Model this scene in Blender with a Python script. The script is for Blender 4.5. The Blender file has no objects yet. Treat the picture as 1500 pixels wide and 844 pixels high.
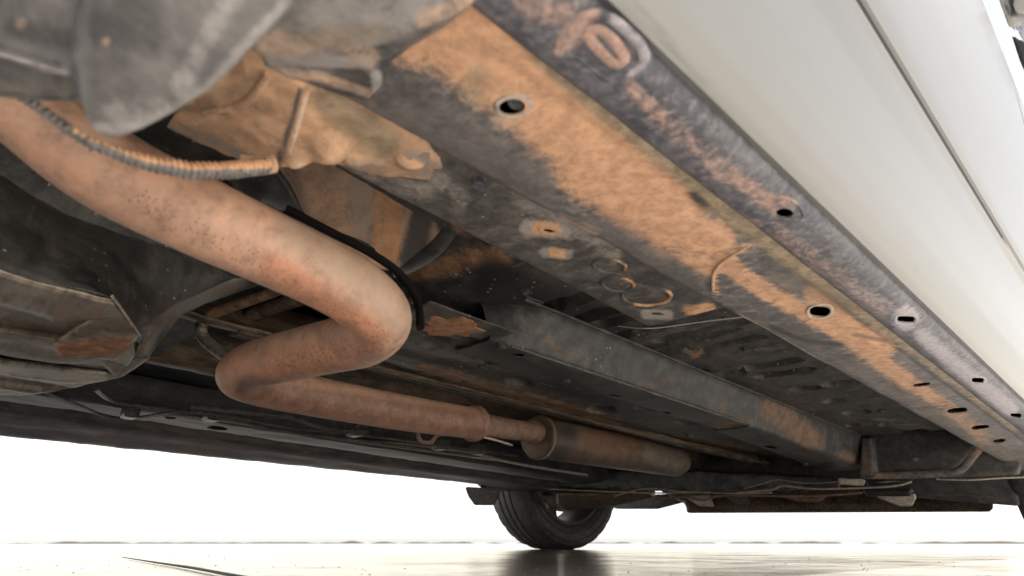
import bpy, bmesh, math, random
import numpy as np
from mathutils import Vector, Matrix, noise
R = math.radians
random.seed(7)
scene = bpy.context.scene
COL = scene.collection

# ------------------------------------------------------------------ camera, sky, sun, exposure
F = 900.0; HOR = 795.0; VPX, VPY = 1770.0, 845.0      # focal length and horizon measured in pixels of a 1500 px wide frame
th = math.atan((HOR-422)/F)
_f = np.array([0, math.cos(th), math.sin(th)]); _u = np.array([0, -math.sin(th), math.cos(th)]); _r = np.array([1., 0, 0])
def _ray(u, v):
    d = _f*F+_r*(u-750)-_u*(v-422); return d/np.linalg.norm(d)
_L = _ray(VPX, VPY); AZ = math.atan2(_L[0], _L[1]); TILT = -math.asin(_L[2])
BX = np.array([math.cos(AZ), -math.sin(AZ), 0]); BL = _L; BZ = np.cross(BX, BL)
BC = np.array([BX, BL, BZ])                           # level frame -> car frame (x to the near side, y to the nose, z up)
CH = 0.026                                            # lens height above the ground
fwd_c = BC@_f; up_c = BC@_u; rt_c = BC@_r
ROT = Matrix.Rotation(-TILT, 4, 'X')                  # car frame -> world
def W(p): return ROT @ Vector(p) + Vector((0, 0, CH))

cam = bpy.data.cameras.new('camera'); camo = bpy.data.objects.new('camera', cam); COL.objects.link(camo)
R3 = ROT.to_3x3()
r_, u_, f_ = [R3@Vector(a) for a in (rt_c, up_c, fwd_c)]
M = Matrix((r_, u_, -f_)).transposed().to_4x4(); M.translation = Vector((0, 0, CH)); camo.matrix_world = M
cam.sensor_width = 36; cam.lens = F/1500*36; cam.clip_start = 0.01; cam.clip_end = 2000
cam.dof.use_dof = True; cam.dof.focus_distance = 0.95; cam.dof.aperture_fstop = 7.0
scene.camera = camo

SUN_EL, SUN_AZ = 59, 62         # azimuth of the sun measured from +Y towards +X
w = bpy.data.worlds.new('World'); scene.world = w; w.use_nodes = True
nt = w.node_tree; bg = nt.nodes['Background']
sky = nt.nodes.new('ShaderNodeTexSky'); sky.sky_type = 'NISHITA'; sky.sun_disc = False
sky.sun_elevation = R(SUN_EL); sky.sun_rotation = R(SUN_AZ); sky.dust_density = 1.2; sky.air_density = 1.0
hz = nt.nodes.new('ShaderNodeRGBToBW'); hc = nt.nodes.new('ShaderNodeMix'); hc.data_type = 'RGBA'; hc.inputs[0].default_value = .93   # thin bright haze over the whole sky
nt.links.new(sky.outputs[0], hz.inputs[0]); nt.links.new(sky.outputs[0], hc.inputs[6]); nt.links.new(hz.outputs[0], hc.inputs[7])
nt.links.new(hc.outputs[2], bg.inputs[0]); bg.inputs[1].default_value = 0.15
sl = bpy.data.lights.new('sun', 'SUN'); sl.energy = 4.4; sl.angle = R(0.5); sl.color = (1, .97, .93)
so = bpy.data.objects.new('sun', sl); COL.objects.link(so)
sd = Vector((math.sin(R(SUN_AZ))*math.cos(R(SUN_EL)), math.cos(R(SUN_AZ))*math.cos(R(SUN_EL)), math.sin(R(SUN_EL))))
so.rotation_euler = sd.to_track_quat('Z', 'Y').to_euler(); so.location = sd*20
scene.render.engine = 'CYCLES'
vs = scene.view_settings; vs.view_transform = 'Standard'; vs.look = 'None'; vs.gamma = 1; vs.exposure = 1.32
scene.cycles.max_bounces = 8; scene.cycles.diffuse_bounces = 5
scene.render.resolution_x, scene.render.resolution_y = 1024, 576

# ------------------------------------------------------------------ measuring helpers (car frame, lens at origin)
def ray(u, v): return BC@_ray(u, v)
def PZ(u, v, z): d = ray(u, v); return d*(z/d[2])
def PX(u, v, x): d = ray(u, v); return d*(x/d[0])
def PY(u, v, y): d = ray(u, v); return d*(y/d[1])
def PD(u, v, dep): d = ray(u, v); return d*(dep/(d@fwd_c))
def proj(P):
    P = np.asarray(P, float); f = P@fwd_c; f = np.where(f < .02, .02, f)
    return 750+F*(P@rt_c)/f, 422-F*(P@up_c)/f

# ------------------------------------------------------------------ materials
def newmat(name):
    m = bpy.data.materials.new(name); m.use_nodes = True; return m, m.node_tree, m.node_tree.nodes['Principled BSDF']
def N(nt, t, **k):
    n = nt.nodes.new('ShaderNode'+t)
    for a, b in k.items():
        if a.startswith('i_'): n.inputs[a[2:].replace('_', ' ')].default_value = b
        else: setattr(n, a, b)
    return n
def ramp(nt, src, a, b):
    n = N(nt, 'MapRange'); n.interpolation_type = 'SMOOTHSTEP'; nt.links.new(src, n.inputs[0])
    n.inputs[1].default_value = a; n.inputs[2].default_value = b; return n.outputs[0]
def math_(nt, op, a, b=None, clamp=False):
    n = N(nt, 'Math', operation=op, use_clamp=clamp)
    for i, x in enumerate((a, b)):
        if x is None: continue
        if isinstance(x, (int, float)): n.inputs[i].default_value = x
        else: nt.links.new(x, n.inputs[i])
    return n.outputs[0]
def mix(nt, fac, a, b):
    n = N(nt, 'Mix', data_type='RGBA')
    if isinstance(fac, (int, float)): n.inputs[0].default_value = fac
    else: nt.links.new(fac, n.inputs[0])
    for i, x in ((6, a), (7, b)):
        if isinstance(x, tuple): n.inputs[i].default_value = (*x, 1)
        else: nt.links.new(x, n.inputs[i])
    return n.outputs[2]
DUST = (.47, .268, .16); PALE = (.34, .30, .27); DARK = (.022, .021, .022)
def grime(name, c1, c2, scale=9, rough=.6, dust=DUST, pale=PALE, dark=DARK, specks=0., pits=0., pitcol=(.19, .075, .045), film=0.12,
          bump=.35, metallic=0., spec=.35, nbreak=.75, dustrough=.85, tan=(.235, .18, .12), scratch=0., stretch=(1, 1, 1)):
    """worn underbody metal: two-tone base, road dust where the 'dust' attribute says, scuffs, dark undercoat, specks, rust pits"""
    m, nt, bs = newmat(name); L = nt.links
    tc = N(nt, 'TexCoord'); mp = N(nt, 'Mapping'); L.new(tc.outputs['Object'], mp.inputs[0]); mp.inputs['Scale'].default_value = stretch
    co = mp.outputs[0]
    def noise_(s, det=6, ro=.6, dist=0.):
        n = N(nt, 'TexNoise'); n.inputs['Scale'].default_value = s; n.inputs['Detail'].default_value = det
        n.inputs['Roughness'].default_value = ro; n.inputs['Distortion'].default_value = dist; L.new(co, n.inputs[0]); return n.outputs[0]
    big = noise_(scale, 5, .6, .4); mid = noise_(scale*6, 9, .72, .3); fine = noise_(230, 4, .7)
    col = mix(nt, ramp(nt, big, .38, .64), c1, c2)
    col = mix(nt, math_(nt, 'MULTIPLY', ramp(nt, mid, .42, .72), .55), col, tuple(min(1, x*1.9+.01) for x in c2))
    col = mix(nt, math_(nt, 'MULTIPLY', ramp(nt, mid, .5, .3), .6), col, tuple(x*.45 for x in c1))
    if scratch:
        ms = N(nt, 'Mapping'); L.new(tc.outputs['Object'], ms.inputs[0]); ms.inputs['Scale'].default_value = (14, 190, 60); ms.inputs['Rotation'].default_value = (0, 0, .35)
        sn = N(nt, 'TexNoise'); sn.inputs['Scale'].default_value = 1; sn.inputs['Detail'].default_value = 3; L.new(ms.outputs[0], sn.inputs[0])
        col = mix(nt, math_(nt, 'MULTIPLY', math_(nt, 'MULTIPLY', ramp(nt, sn.outputs[0], .66, .72), ramp(nt, big, .45, .6)), scratch), col, pale)
    # thin dust film everywhere
    col = mix(nt, math_(nt, 'MULTIPLY', ramp(nt, mid, .5, .75), film), col, dust)
    nz = math_(nt, 'MULTIPLY', math_(nt, 'SUBTRACT', math_(nt, 'ADD', math_(nt, 'MULTIPLY', mid, .65), math_(nt, 'MULTIPLY', fine, .35)), .5), nbreak*2.2)
    def layer(col, attr, c, amt=1.):
        a = N(nt, 'Attribute', attribute_name=attr)
        s = ramp(nt, math_(nt, 'ADD', a.outputs['Fac'], math_(nt, 'MULTIPLY', nz, ramp(nt, a.outputs['Fac'], 0., .25))), .14, .86)
        return mix(nt, math_(nt, 'MULTIPLY', s, amt), col, c), s
    col, s1 = layer(col, 'pale', mix(nt, mid, tuple(x*.7 for x in pale), tuple(min(1, x*1.25) for x in pale)), .85)
    dcol = mix(nt, ramp(nt, mid, .35, .65), tuple(x*.72 for x in dust), tuple(min(1, x*1.12) for x in dust))
    col, s2 = layer(col, 'dust', dcol, .95)
    col, s4 = layer(col, 'tan', mix(nt, ramp(nt, mid, .35, .65), tuple(x*.62 for x in tan), tuple(x*1.3 for x in tan)), .95)
    col, s3 = layer(col, 'dark', dark, .92)
    if pits:
        v = N(nt, 'TexVoronoi'); v.inputs['Scale'].default_value = 300; v.inputs['Randomness'].default_value = 1.
        wn = N(nt, 'TexNoise'); wn.inputs['Scale'].default_value = 130; wn.inputs['Detail'].default_value = 4; L.new(co, wn.inputs[0])
        wm = N(nt, 'VectorMath', operation='SCALE'); wm.inputs['Scale'].default_value = .008; L.new(wn.outputs['Color'], wm.inputs[0])
        wa = N(nt, 'VectorMath', operation='ADD'); L.new(co, wa.inputs[0]); L.new(wm.outputs[0], wa.inputs[1]); L.new(wa.outputs[0], v.inputs[0])
        cl = noise_(30, 5, .7)
        a = N(nt, 'Attribute', attribute_name='pits')
        thr = math_(nt, 'MULTIPLY', math_(nt, 'ADD', math_(nt, 'MULTIPLY', ramp(nt, cl, .45, .7), .16), math_(nt, 'MULTIPLY', a.outputs['Fac'], .52)), pits)
        pm = ramp(nt, math_(nt, 'SUBTRACT', thr, v.outputs['Distance']), -.03, .06)
        col = mix(nt, math_(nt, 'MULTIPLY', pm, .65), col, pitcol)
    if specks:
        v = N(nt, 'TexVoronoi'); v.inputs['Scale'].default_value = 85; L.new(co, v.inputs[0])
        sm = math_(nt, 'MULTIPLY', ramp(nt, v.outputs['Distance'], .17, .10), ramp(nt, noise_(26, 2, .5), .46, .56))
        sepc = N(nt, 'SeparateColor'); L.new(v.outputs['Color'], sepc.inputs[0])
        sm = math_(nt, 'MULTIPLY', sm, ramp(nt, sepc.outputs[0], .4, .45))
        col = mix(nt, math_(nt, 'MULTIPLY', sm, specks), col, (.42, .37, .31))
    L.new(col, bs.inputs['Base Color'])
    rr = math_(nt, 'ADD', math_(nt, 'MULTIPLY', s2, dustrough-rough), math_(nt, 'ADD', rough-.12, math_(nt, 'MULTIPLY', mid, .24)), True)
    L.new(rr, bs.inputs['Roughness'])
    bs.inputs['Metallic'].default_value = metallic; bs.inputs['Specular IOR Level'].default_value = spec
    b = N(nt, 'Bump'); b.inputs['Strength'].default_value = bump; b.inputs['Distance'].default_value = .0024
    L.new(math_(nt, 'ADD', math_(nt, 'ADD', mid, math_(nt, 'MULTIPLY', fine, .35)), math_(nt, 'MULTIPLY', s2, .35)), b.inputs['Height'])
    L.new(b.outputs[0], bs.inputs['Normal'])
    return m
MT = {}
MT['sill'] = grime('sill_steel', (.075, .07, .07), (.115, .105, .102), scale=14, pale=(.42, .36, .31), film=.25)
MT['flange'] = grime('flange_undercoat', (.046, .047, .057), (.08, .079, .088), scale=24, rough=.5, dust=(.33, .215, .175), pale=(.33, .3, .32), film=.3)
MT['floor'] = grime('floor_undercoat', (.036, .034, .033), (.062, .057, .053), scale=7, scratch=.5, rough=.55, specks=.9, film=.10, dust=(.34, .19, .1), pale=(.17, .155, .14), bump=.55)
MT['rail'] = grime('rail_undercoat', (.032, .032, .033), (.05, .048, .046), scale=6, scratch=.4, rough=.5, specks=.6, film=.1, dust=(.19, .125, .088), pale=(.13, .115, .098))
MT['tunnel'] = grime('heat_shield_steel', (.05, .037, .026), (.12, .085, .058), scale=6, rough=.5, dust=(.3, .17, .09), film=.3, stretch=(2.5, .6, 2))
MT['plate'] = grime('reinforcement_steel', (.048, .045, .043), (.082, .076, .071), scale=9, scratch=.3, rough=.6, specks=.35, film=.08, dust=(.52, .3, .16), pale=(.30, .27, .24))
MT['pipe'] = grime('dusty_exhaust_steel', (.36, .205, .14), (.37, .228, .158), scale=8, rough=.58, spec=.5, dustrough=.7, tan=(.2, .115, .08), dust=(.42, .2, .12), pale=(.30, .225, .165), pits=1., film=.5, bump=.2, dark=(.16, .09, .06))
MT['pipe2'] = grime('rusty_exhaust_steel', (.15, .09, .065), (.19, .12, .088), scale=8, rough=.65, dust=(.3, .145, .085), pale=(.3, .2, .14), pits=1.1, film=.35, bump=.4)
MT['muffler'] = grime('silencer_steel', (.075, .058, .046), (.115, .08, .058), scale=6, rough=.45, dust=(.2, .115, .075), pale=(.25, .21, .17), dark=(.05, .045, .04), film=.3, metallic=.25)
MT['bracket'] = grime('dusty_bracket_steel', (.34, .22, .14), (.42, .26, .16), scale=7, rough=.8, dust=(.5, .3, .18), pale=(.55, .44, .36), dark=(.16, .14, .13), film=.5)
MT['arm'] = grime('grey_suspension_arm', (.048, .047, .048), (.095, .09, .089), scale=4, rough=.38, pale=(.31, .29, .28), film=.05, dust=(.5, .35, .25), bump=.22)
MT['tank'] = grime('tank_plastic', (.042, .041, .042), (.08, .075, .07), scale=7, scratch=.5, rough=.5, specks=.9, film=.05, pale=(.2, .175, .15), dust=(.27, .15, .09))
MT['tankb'] = grime('tank_skid_steel', (.125, .1, .08), (.21, .17, .135), scale=9, rough=.5, film=.2, pale=(.5, .45, .38), dust=(.34, .17, .1), stretch=(.5, 3, 1))
MT['shield'] = grime('brown_heat_shield', (.2, .125, .082), (.27, .18, .125), scale=6, rough=.6, dust=(.42, .22, .115), pale=(.26, .21, .165), film=.3)
MT['far'] = grime('far_underbody', (.03, .03, .034), (.06, .055, .055), scale=5, rough=.55, film=.1, pale=(.2, .19, .18), dust=(.2, .14, .1), stretch=(1, .4, 1))
MT['farsill'] = grime('far_sill', (.05, .045, .05), (.09, .075, .07), scale=6, rough=.5, film=.15, dust=(.15, .1, .08), stretch=(1, .35, 1))
MT['rust'] = grime('flaked_rust', (.24, .11, .055), (.3, .15, .08), scale=20, rough=.8, film=.4)
MT['hose'] = grime('ribbed_hose', (.14, .13, .13), (.2, .185, .175), scale=30, rough=.6, dust=(.66, .38, .22), film=.2)
MT['black'] = grime('black_metal', (.018, .017, .017), (.03, .028, .027), scale=12, rough=.5, film=.04)
MT['wire'] = grime('line_plastic', (.04, .038, .038), (.08, .075, .07), scale=30, rough=.4, film=.2)
MT['scuff'] = grime('scuffed_edge', (.3, .26, .22), (.42, .36, .3), scale=40, rough=.45, film=.2, metallic=.2)
def plain(name, c, rough=.5, metallic=0., spec=.5, coat=0., bumps=0., bscale=120):
    m, nt, bs = newmat(name); L = nt.links
    tc = N(nt, 'TexCoord'); n = N(nt, 'TexNoise'); n.inputs['Scale'].default_value = bscale; n.inputs['Detail'].default_value = 5; L.new(tc.outputs['Object'], n.inputs[0])
    L.new(mix(nt, ramp(nt, n.outputs[0], .35, .7), tuple(x*.9 for x in c), tuple(min(1, x*1.08) for x in c)), bs.inputs['Base Color'])
    bs.inputs['Roughness'].default_value = rough; bs.inputs['Metallic'].default_value = metallic
    bs.inputs['Specular IOR Level'].default_value = spec; bs.inputs['Coat Weight'].default_value = coat; bs.inputs['Coat Roughness'].default_value = .06
    if bumps:
        b = N(nt, 'Bump'); b.inputs['Strength'].default_value = bumps; b.inputs['Distance'].default_value = .001; L.new(n.outputs[0], b.inputs['Height']); L.new(b.outputs[0], bs.inputs['Normal'])
    return m
def paintmat():
    m, nt, bs = newmat('champagne_white_paint'); L = nt.links
    tc = N(nt, 'TexCoord'); co = tc.outputs['Object']
    n = N(nt, 'TexNoise'); n.inputs['Scale'].default_value = 4; n.inputs['Detail'].default_value = 7; n.inputs['Roughness'].default_value = .65; L.new(co, n.inputs[0])
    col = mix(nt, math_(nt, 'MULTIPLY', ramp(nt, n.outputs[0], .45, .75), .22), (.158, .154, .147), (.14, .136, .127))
    a = N(nt, 'Attribute', attribute_name='dust'); n2 = N(nt, 'TexNoise'); n2.inputs['Scale'].default_value = 45; n2.inputs['Detail'].default_value = 6; L.new(co, n2.inputs[0])
    s = math_(nt, 'MULTIPLY', ramp(nt, math_(nt, 'ADD', a.outputs['Fac'], math_(nt, 'MULTIPLY', math_(nt, 'SUBTRACT', n2.outputs[0], .5), .8)), .2, 1.), .6)
    col = mix(nt, s, col, (.1, .095, .09)); L.new(col, bs.inputs['Base Color'])  # dark grey of the painted edge shadow and the faint scratches
    bs.inputs['Roughness'].default_value = .46; bs.inputs['Metallic'].default_value = .6
    bs.inputs['Coat Weight'].default_value = .6
    L.new(math_(nt, 'ADD', .10, math_(nt, 'MULTIPLY', n2.outputs[0], .16)), bs.inputs['Coat Roughness'])
    return m
MT['paint'] = paintmat()
MT['rubber'] = grime('tyre_rubber', (.026, .025, .025), (.04, .037, .034), scale=9, rough=.6, film=.25, dust=(.14, .115, .09), bump=.3)
MT['rim'] = plain('wheel_alloy', (.16, .15, .145), .4, .6)
MT['glass'] = plain('dark_window_glass', (.03, .035, .045), .05, 0, .8)
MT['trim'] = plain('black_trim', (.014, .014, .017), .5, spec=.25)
MT['void'] = plain('gap_shade_black', (.008, .007, .007), .9, spec=.1)  # near-black for the painted gap shade beside the pipe
MT['liner'] = plain('sill_inner_void', (.02, .018, .016), .8)

# ------------------------------------------------------------------ the car root
SC = 1.0
BASE = np.array([-.97, .75, 0.])
car = bpy.data.objects.new('car', None); COL.objects.link(car); car.empty_display_size = .2
bw = W(BASE); bw.z = 0.0
car.location = bw; car.rotation_euler = (-TILT, 0, 0)
car['label'] = 'champagne white car seen from below with its rusty exhaust pipe and dusty orange sill'
car['category'] = 'car'
bpy.context.view_layer.update()
INV = car.matrix_basis.inverted()
def toloc(P):          # car-frame points (lens at origin) -> car empty local coordinates
    P = np.asarray(P, float)
    off = INV @ Vector((0, 0, CH))
    return P + np.array(off)
OFF = np.array(INV @ Vector((0, 0, CH)))

def obj(name, verts, faces, mat, parent=car, label=None, smooth=True, angle=40, solid=0, offset=-1, strokes=None, local=True):
    me = bpy.data.meshes.new(name)
    V = np.asarray(verts, float).reshape(-1, 3)
    me.from_pydata((V+OFF if local else V).tolist(), [], faces); me.update()
    bm = bmesh.new(); bm.from_mesh(me); bmesh.ops.recalc_face_normals(bm, faces=bm.faces) if solid == 'recalc' else None; bm.to_mesh(me); bm.free()
    o = bpy.data.objects.new(name, me); COL.objects.link(o); o.parent = parent
    if mat: me.materials.append(mat)
    if smooth: me.shade_smooth(); me.set_sharp_from_angle(angle=R(angle))
    if solid and solid != 'recalc':
        md = o.modifiers.new('thickness', 'SOLIDIFY'); md.thickness = solid; md.offset = offset
    if label: o['label'] = label
    if strokes: paint(o, strokes)
    return o
def bake(o, angle=40):
    bpy.context.view_layer.update()
    dg = bpy.context.evaluated_depsgraph_get(); me = bpy.data.meshes.new_from_object(o.evaluated_get(dg)); old = o.data
    nm = o.name; o.modifiers.clear(); o.data = me; bpy.data.meshes.remove(old); me.name = nm
    me.shade_smooth(); me.set_sharp_from_angle(angle=R(angle)); return o
def carco(o):
    n = len(o.data.vertices); a = np.zeros(n*3); o.data.vertices.foreach_get('co', a); return a.reshape(-1, 3)-OFF
def paint(o, strokes):
    """strokes: (attribute, polyline in photo pixels, radius, strength). Stains, and some painted shade, are laid once on the surface and stay there."""
    P = carco(o); u, v = proj(P); out = {}
    for s in strokes:
        attr, pts, rad, st = s[:4]
        a = out.setdefault(attr, np.zeros(len(u)))
        pts = [pts[0], pts[0]] if len(pts) == 1 else pts
        best = np.full(len(u), 1e9)
        for (x0, y0), (x1, y1) in zip(pts, pts[1:]):
            dx, dy = x1-x0, y1-y0; l2 = dx*dx+dy*dy+1e-9
            t = np.clip(((u-x0)*dx+(v-y0)*dy)/l2, 0, 1)
            best = np.minimum(best, np.hypot(u-x0-t*dx, v-y0-t*dy))
        k = np.clip(1.25-best/rad*.85, 0, 1); k = k*k*(3-2*k)*st
        if st < 0: a[:] = a*(1+k)
        else: a[:] = np.maximum(a, k)
    for n_, a in out.items():
        at = o.data.attributes.get(n_) or o.data.attributes.new(n_, 'FLOAT', 'POINT'); at.data.foreach_set('value', a.astype(np.float32))

def resample(pl, n):
    pl = np.asarray(pl, float); d = np.r_[0, np.cumsum(np.linalg.norm(np.diff(pl, axis=0), axis=1))]
    t = np.linspace(0, d[-1], n); return np.stack([np.interp(t, d, pl[:, k]) for k in range(pl.shape[1])], 1)
def wob(P, amp, sc, seed=0.):
    return np.array([[amp*noise.noise(Vector((p[0]*sc+seed, p[1]*sc, p[2]*sc))) for p in P]])[0]
def gridfaces(n, m): return [(i*m+j, i*m+j+1, (i+1)*m+j+1, (i+1)*m+j) for i in range(n-1) for j in range(m-1)]
def keepres(pl, step):
    """resample a polyline, keeping its corners"""
    out = [np.array(pl[0], float)]
    for a, b in zip(pl, pl[1:]):
        a, b = np.array(a, float), np.array(b, float); k = max(1, int(np.ceil(np.linalg.norm(b-a)/step)))
        for i in range(1, k+1): out.append(a+(b-a)*i/k)
    return np.array(out)
def profile_sheet(name, prof, y0, y1, mat, step=.006, ystep=.008, th_=.0015, wobble=.0006, fn=None, cut=None, grow=1.0, **k):
    """a pressed sheet: a cross-section (x, z) run along the car from y0 to y1"""
    pr = keepres(prof, step)
    ys = [y0]; s = ystep
    while ys[-1] < y1: ys.append(ys[-1]+s*(1 if ys[-1] < .6 else 1+(ys[-1]-.6)*1.5*grow))
    ys[-1] = y1
    V = []
    for y in ys:
        for x, z in pr:
            zz = z; xx = x
            if fn: xx, zz = fn(x, y, z)
            n = wobble*(noise.noise(Vector((x*22, y*14, 3)))+.5*noise.noise(Vector((x*60, y*45, 9))))
            V.append((xx, y, zz+n))
    o = obj(name, V, gridfaces(len(ys), len(pr)), mat, solid=th_, offset=0, **k)
    return o
def cutholes(o, polys, z0, z1):
    """real holes punched through a sheet; polys are outlines in (x, y)"""
    V, Fc = [], []
    for pl in polys:
        b = len(V); n = len(pl)
        for z in (z0, z1): V += [(p[0], p[1], z) for p in pl]
        a = sum(pl[i][0]*pl[(i+1) % n][1]-pl[(i+1) % n][0]*pl[i][1] for i in range(n)); ii = list(range(n)) if a > 0 else list(range(n))[::-1]
        Fc.append(tuple(b+i for i in ii[::-1])); Fc.append(tuple(b+n+i for i in ii))
        for q in range(n): i, j = ii[q], ii[(q+1) % n]; Fc.append((b+i, b+j, b+n+j, b+n+i))
    c = obj('cutter', V, Fc, None, smooth=False)
    md = o.modifiers.new('holes', 'BOOLEAN'); md.object = c; md.operation = 'DIFFERENCE'; md.solver = 'EXACT'
    bake(o); bpy.data.objects.remove(c)
def oval(u, v, a, b, ang, z, n=14, sq=2.0):
    """ellipse outline whose photo footprint is a x b pixels, laid on plane z; returns (x, y) list"""
    out = []
    for i in range(n):
        t = 2*math.pi*i/n; ct, st = math.cos(t), math.sin(t)
        ex = a*math.copysign(abs(ct)**(2/sq), ct); ey = b*math.copysign(abs(st)**(2/sq), st)
        c, s = math.cos(R(ang)), math.sin(R(ang))
        p = PZ(u+ex*c-ey*s, v+ex*s+ey*c, z); out.append((p[0], p[1]))
    return out

def tube(name, pts, rads, mat, seg=24, step=.006, parent=car, caps=True, closed=False, sub=True, flat=1.0, ringfn=None, **k):
    """smooth tube through 3-D points with a radius at each"""
    P = np.asarray(pts, float); n = len(P); rads = [rads]*n if np.isscalar(rads) else rads
    if sub:     # Catmull-Rom
        Q, Rr = [], []
        for i in range(n if closed else n-1):
            g = lambda j: P[j % n] if closed else P[min(max(j, 0), n-1)]
            p0, p1, p2, p3 = g(i-1), g(i), g(i+1), g(i+2)
            m = max(1, int(np.linalg.norm(p2-p1)/step))
            for j in range(m):
                t = j/m
                Q.append(.5*((2*p1)+(-p0+p2)*t+(2*p0-5*p1+4*p2-p3)*t*t+(-p0+3*p1-3*p2+p3)*t**3)); Rr.append(rads[i % n]*(1-t)+rads[(i+1) % n]*t)
        if not closed: Q.append(P[-1]); Rr.append(rads[-1])
        P = np.array(Q); rads = Rr
    n = len(P); T = np.gradient(P, axis=0) if not closed else np.roll(P, -1, 0)-np.roll(P, 1, 0)
    T /= np.linalg.norm(T, axis=1)[:, None]+1e-12
    nrm = np.cross(T[0], [0, 0, 1.]);
    if np.linalg.norm(nrm) < .1: nrm = np.cross(T[0], [1., 0, 0])
    nrm /= np.linalg.norm(nrm); V = []
    for i in range(n):
        nrm = nrm-T[i]*(nrm@T[i]); nrm /= np.linalg.norm(nrm); b = np.cross(T[i], nrm)
        for j in range(seg):
            a = 2*math.pi*j/seg; rr = rads[i]*(ringfn(i, a) if ringfn else 1)
            V.append(P[i]+rr*(nrm*math.cos(a)+b*math.sin(a)*flat))
    Fc = [(i*seg+j, i*seg+(j+1) % seg, ((i+1) % n)*seg+(j+1) % seg, ((i+1) % n)*seg+j) for i in range(n if closed else n-1) for j in range(seg)]
    if caps and not closed: Fc += [tuple(range(seg))[::-1], tuple((n-1)*seg+j for j in range(seg))]
    return obj(name, V, Fc, mat, parent=parent, **k)
def hullbody(name, groups, mat, voxel=.004, smooth_it=4, parent=car, strokes=None, label=None, lump=0., lsc=40):
    """a cast or pressed body: convex pieces fused, softened"""
    bm = bmesh.new()
    for g in groups:
        vs_ = [bm.verts.new(Vector(np.asarray(p)+OFF)) for p in g]
        r = bmesh.ops.convex_hull(bm, input=vs_)
    for v in [v for v in bm.verts if not v.link_faces]: bm.verts.remove(v)
    me = bpy.data.meshes.new(name); bm.to_mesh(me); bm.free()
    o = bpy.data.objects.new(name, me); COL.objects.link(o); o.parent = parent; me.materials.append(mat)
    md = o.modifiers.new('r', 'REMESH'); md.mode = 'VOXEL'; md.voxel_size = voxel
    if smooth_it: s = o.modifiers.new('s', 'SMOOTH'); s.iterations = smooth_it; s.factor = .6
    bake(o, 60)
    if lump:
        me = o.data
        nn = [v.normal.copy() for v in me.vertices]
        for v, n_ in zip(me.vertices, nn):
            c = v.co*lsc; v.co += n_*lump*(noise.noise(c)+.5*noise.noise(c*2.3))
    if strokes: paint(o, strokes)
    if label: o['label'] = label
    return o
def ball(c, r, n=10, sq=(1, 1, 1)):
    return [np.array(c)+r*np.array([math.cos(a)*math.sin(b)*sq[0], math.sin(a)*math.sin(b)*sq[1], math.cos(b)*sq[2]]) for a in np.linspace(0, 2*math.pi, n, False) for b in np.linspace(0, math.pi, n//2+1)]
def boxv(x0, x1, y0, y1, z0, z1): return [(x, y, z) for x in (x0, x1) for y in (y0, y1) for z in (z0, z1)]
def slab(pix, deps, thick, back=(0, 0, 1)):
    """points of an outline at measured pixels/distances plus the same outline pushed back by its thickness"""
    a = [PD(u, v, d) for (u, v), d in zip(pix, deps if hasattr(deps, '__len__') else [deps]*len(pix))]
    return a+[p+np.array(back)*thick for p in a]

# ------------------------------------------------------------------ the ground
def ground_mat():
    m, nt, bs = newmat('pale_dusty_slab'); L = nt.links
    tc = N(nt, 'TexCoord'); mp = N(nt, 'Mapping'); L.new(tc.outputs['Object'], mp.inputs[0]); co = mp.outputs[0]
    def nz(s, d=6, r=.6):
        n = N(nt, 'TexNoise'); n.inputs['Scale'].default_value = s; n.inputs['Detail'].default_value = d; n.inputs['Roughness'].default_value = r; L.new(co, n.inputs[0]); return n.outputs[0]
    a, b, c = nz(.9), nz(6, 8, .65), nz(60, 6, .7)
    col = mix(nt, ramp(nt, a, .35, .65), (.56, .53, .49), (.62, .59, .545))
    col = mix(nt, math_(nt, 'MULTIPLY', ramp(nt, b, .45, .7), .35), col, (.42, .33, .24))
    col = mix(nt, math_(nt, 'MULTIPLY', ramp(nt, c, .62, .75), .5), col, (.2, .16, .12))
    L.new(col, bs.inputs['Base Color'])
    L.new(math_(nt, 'ADD', .10, math_(nt, 'MULTIPLY', ramp(nt, b, .3, .75), .13)), bs.inputs['Roughness'])
    bs.inputs['Specular IOR Level'].default_value = .4; bs.inputs['Specular Tint'].default_value = (1, .89, .74, 1)
    bp = N(nt, 'Bump'); bp.inputs['Strength'].default_value = .09; bp.inputs['Distance'].default_value = .0012
    L.new(math_(nt, 'ADD', b, math_(nt, 'MULTIPLY', c, .12)), bp.inputs['Height']); L.new(bp.outputs[0], bs.inputs['Normal'])
    # polished dusty slab: matt base under a warm tinted sheen that strengthens at glancing angles
    bs.inputs['Specular IOR Level'].default_value = .0
    gl = N(nt, 'BsdfGlossy'); gl.inputs['Color'].default_value = (1, .93, .80, 1); fr_ = N(nt, 'Fresnel'); fr_.inputs['IOR'].default_value = 1.45
    L.new(bp.outputs[0], gl.inputs['Normal']); L.new(bp.outputs[0], fr_.inputs['Normal'])
    L.new(math_(nt, 'ADD', .12, math_(nt, 'MULTIPLY', ramp(nt, b, .3, .75), .11)), gl.inputs['Roughness'])
    mx = N(nt, 'MixShader'); L.new(fr_.outputs[0], mx.inputs[0]); L.new(bs.outputs[0], mx.inputs[1]); L.new(gl.outputs[0], mx.inputs[2])
    L.new(mx.outputs[0], nt.nodes['Material Output'].inputs['Surface'])
    return m
gx = sorted(set([-900, -300, -100, -40, -15]+[round(-8+.25*i, 3) for i in range(65)]+[15, 40, 100, 300, 900]))
gy = sorted(set([-900, -300, -100, -40, -15]+[round(-6+.25*i, 3) for i in range(81)]+[15, 40, 100, 300, 900]))
V = []
for x in gx:
    for y in gy: V.append((x, y, 0.0))
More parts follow.
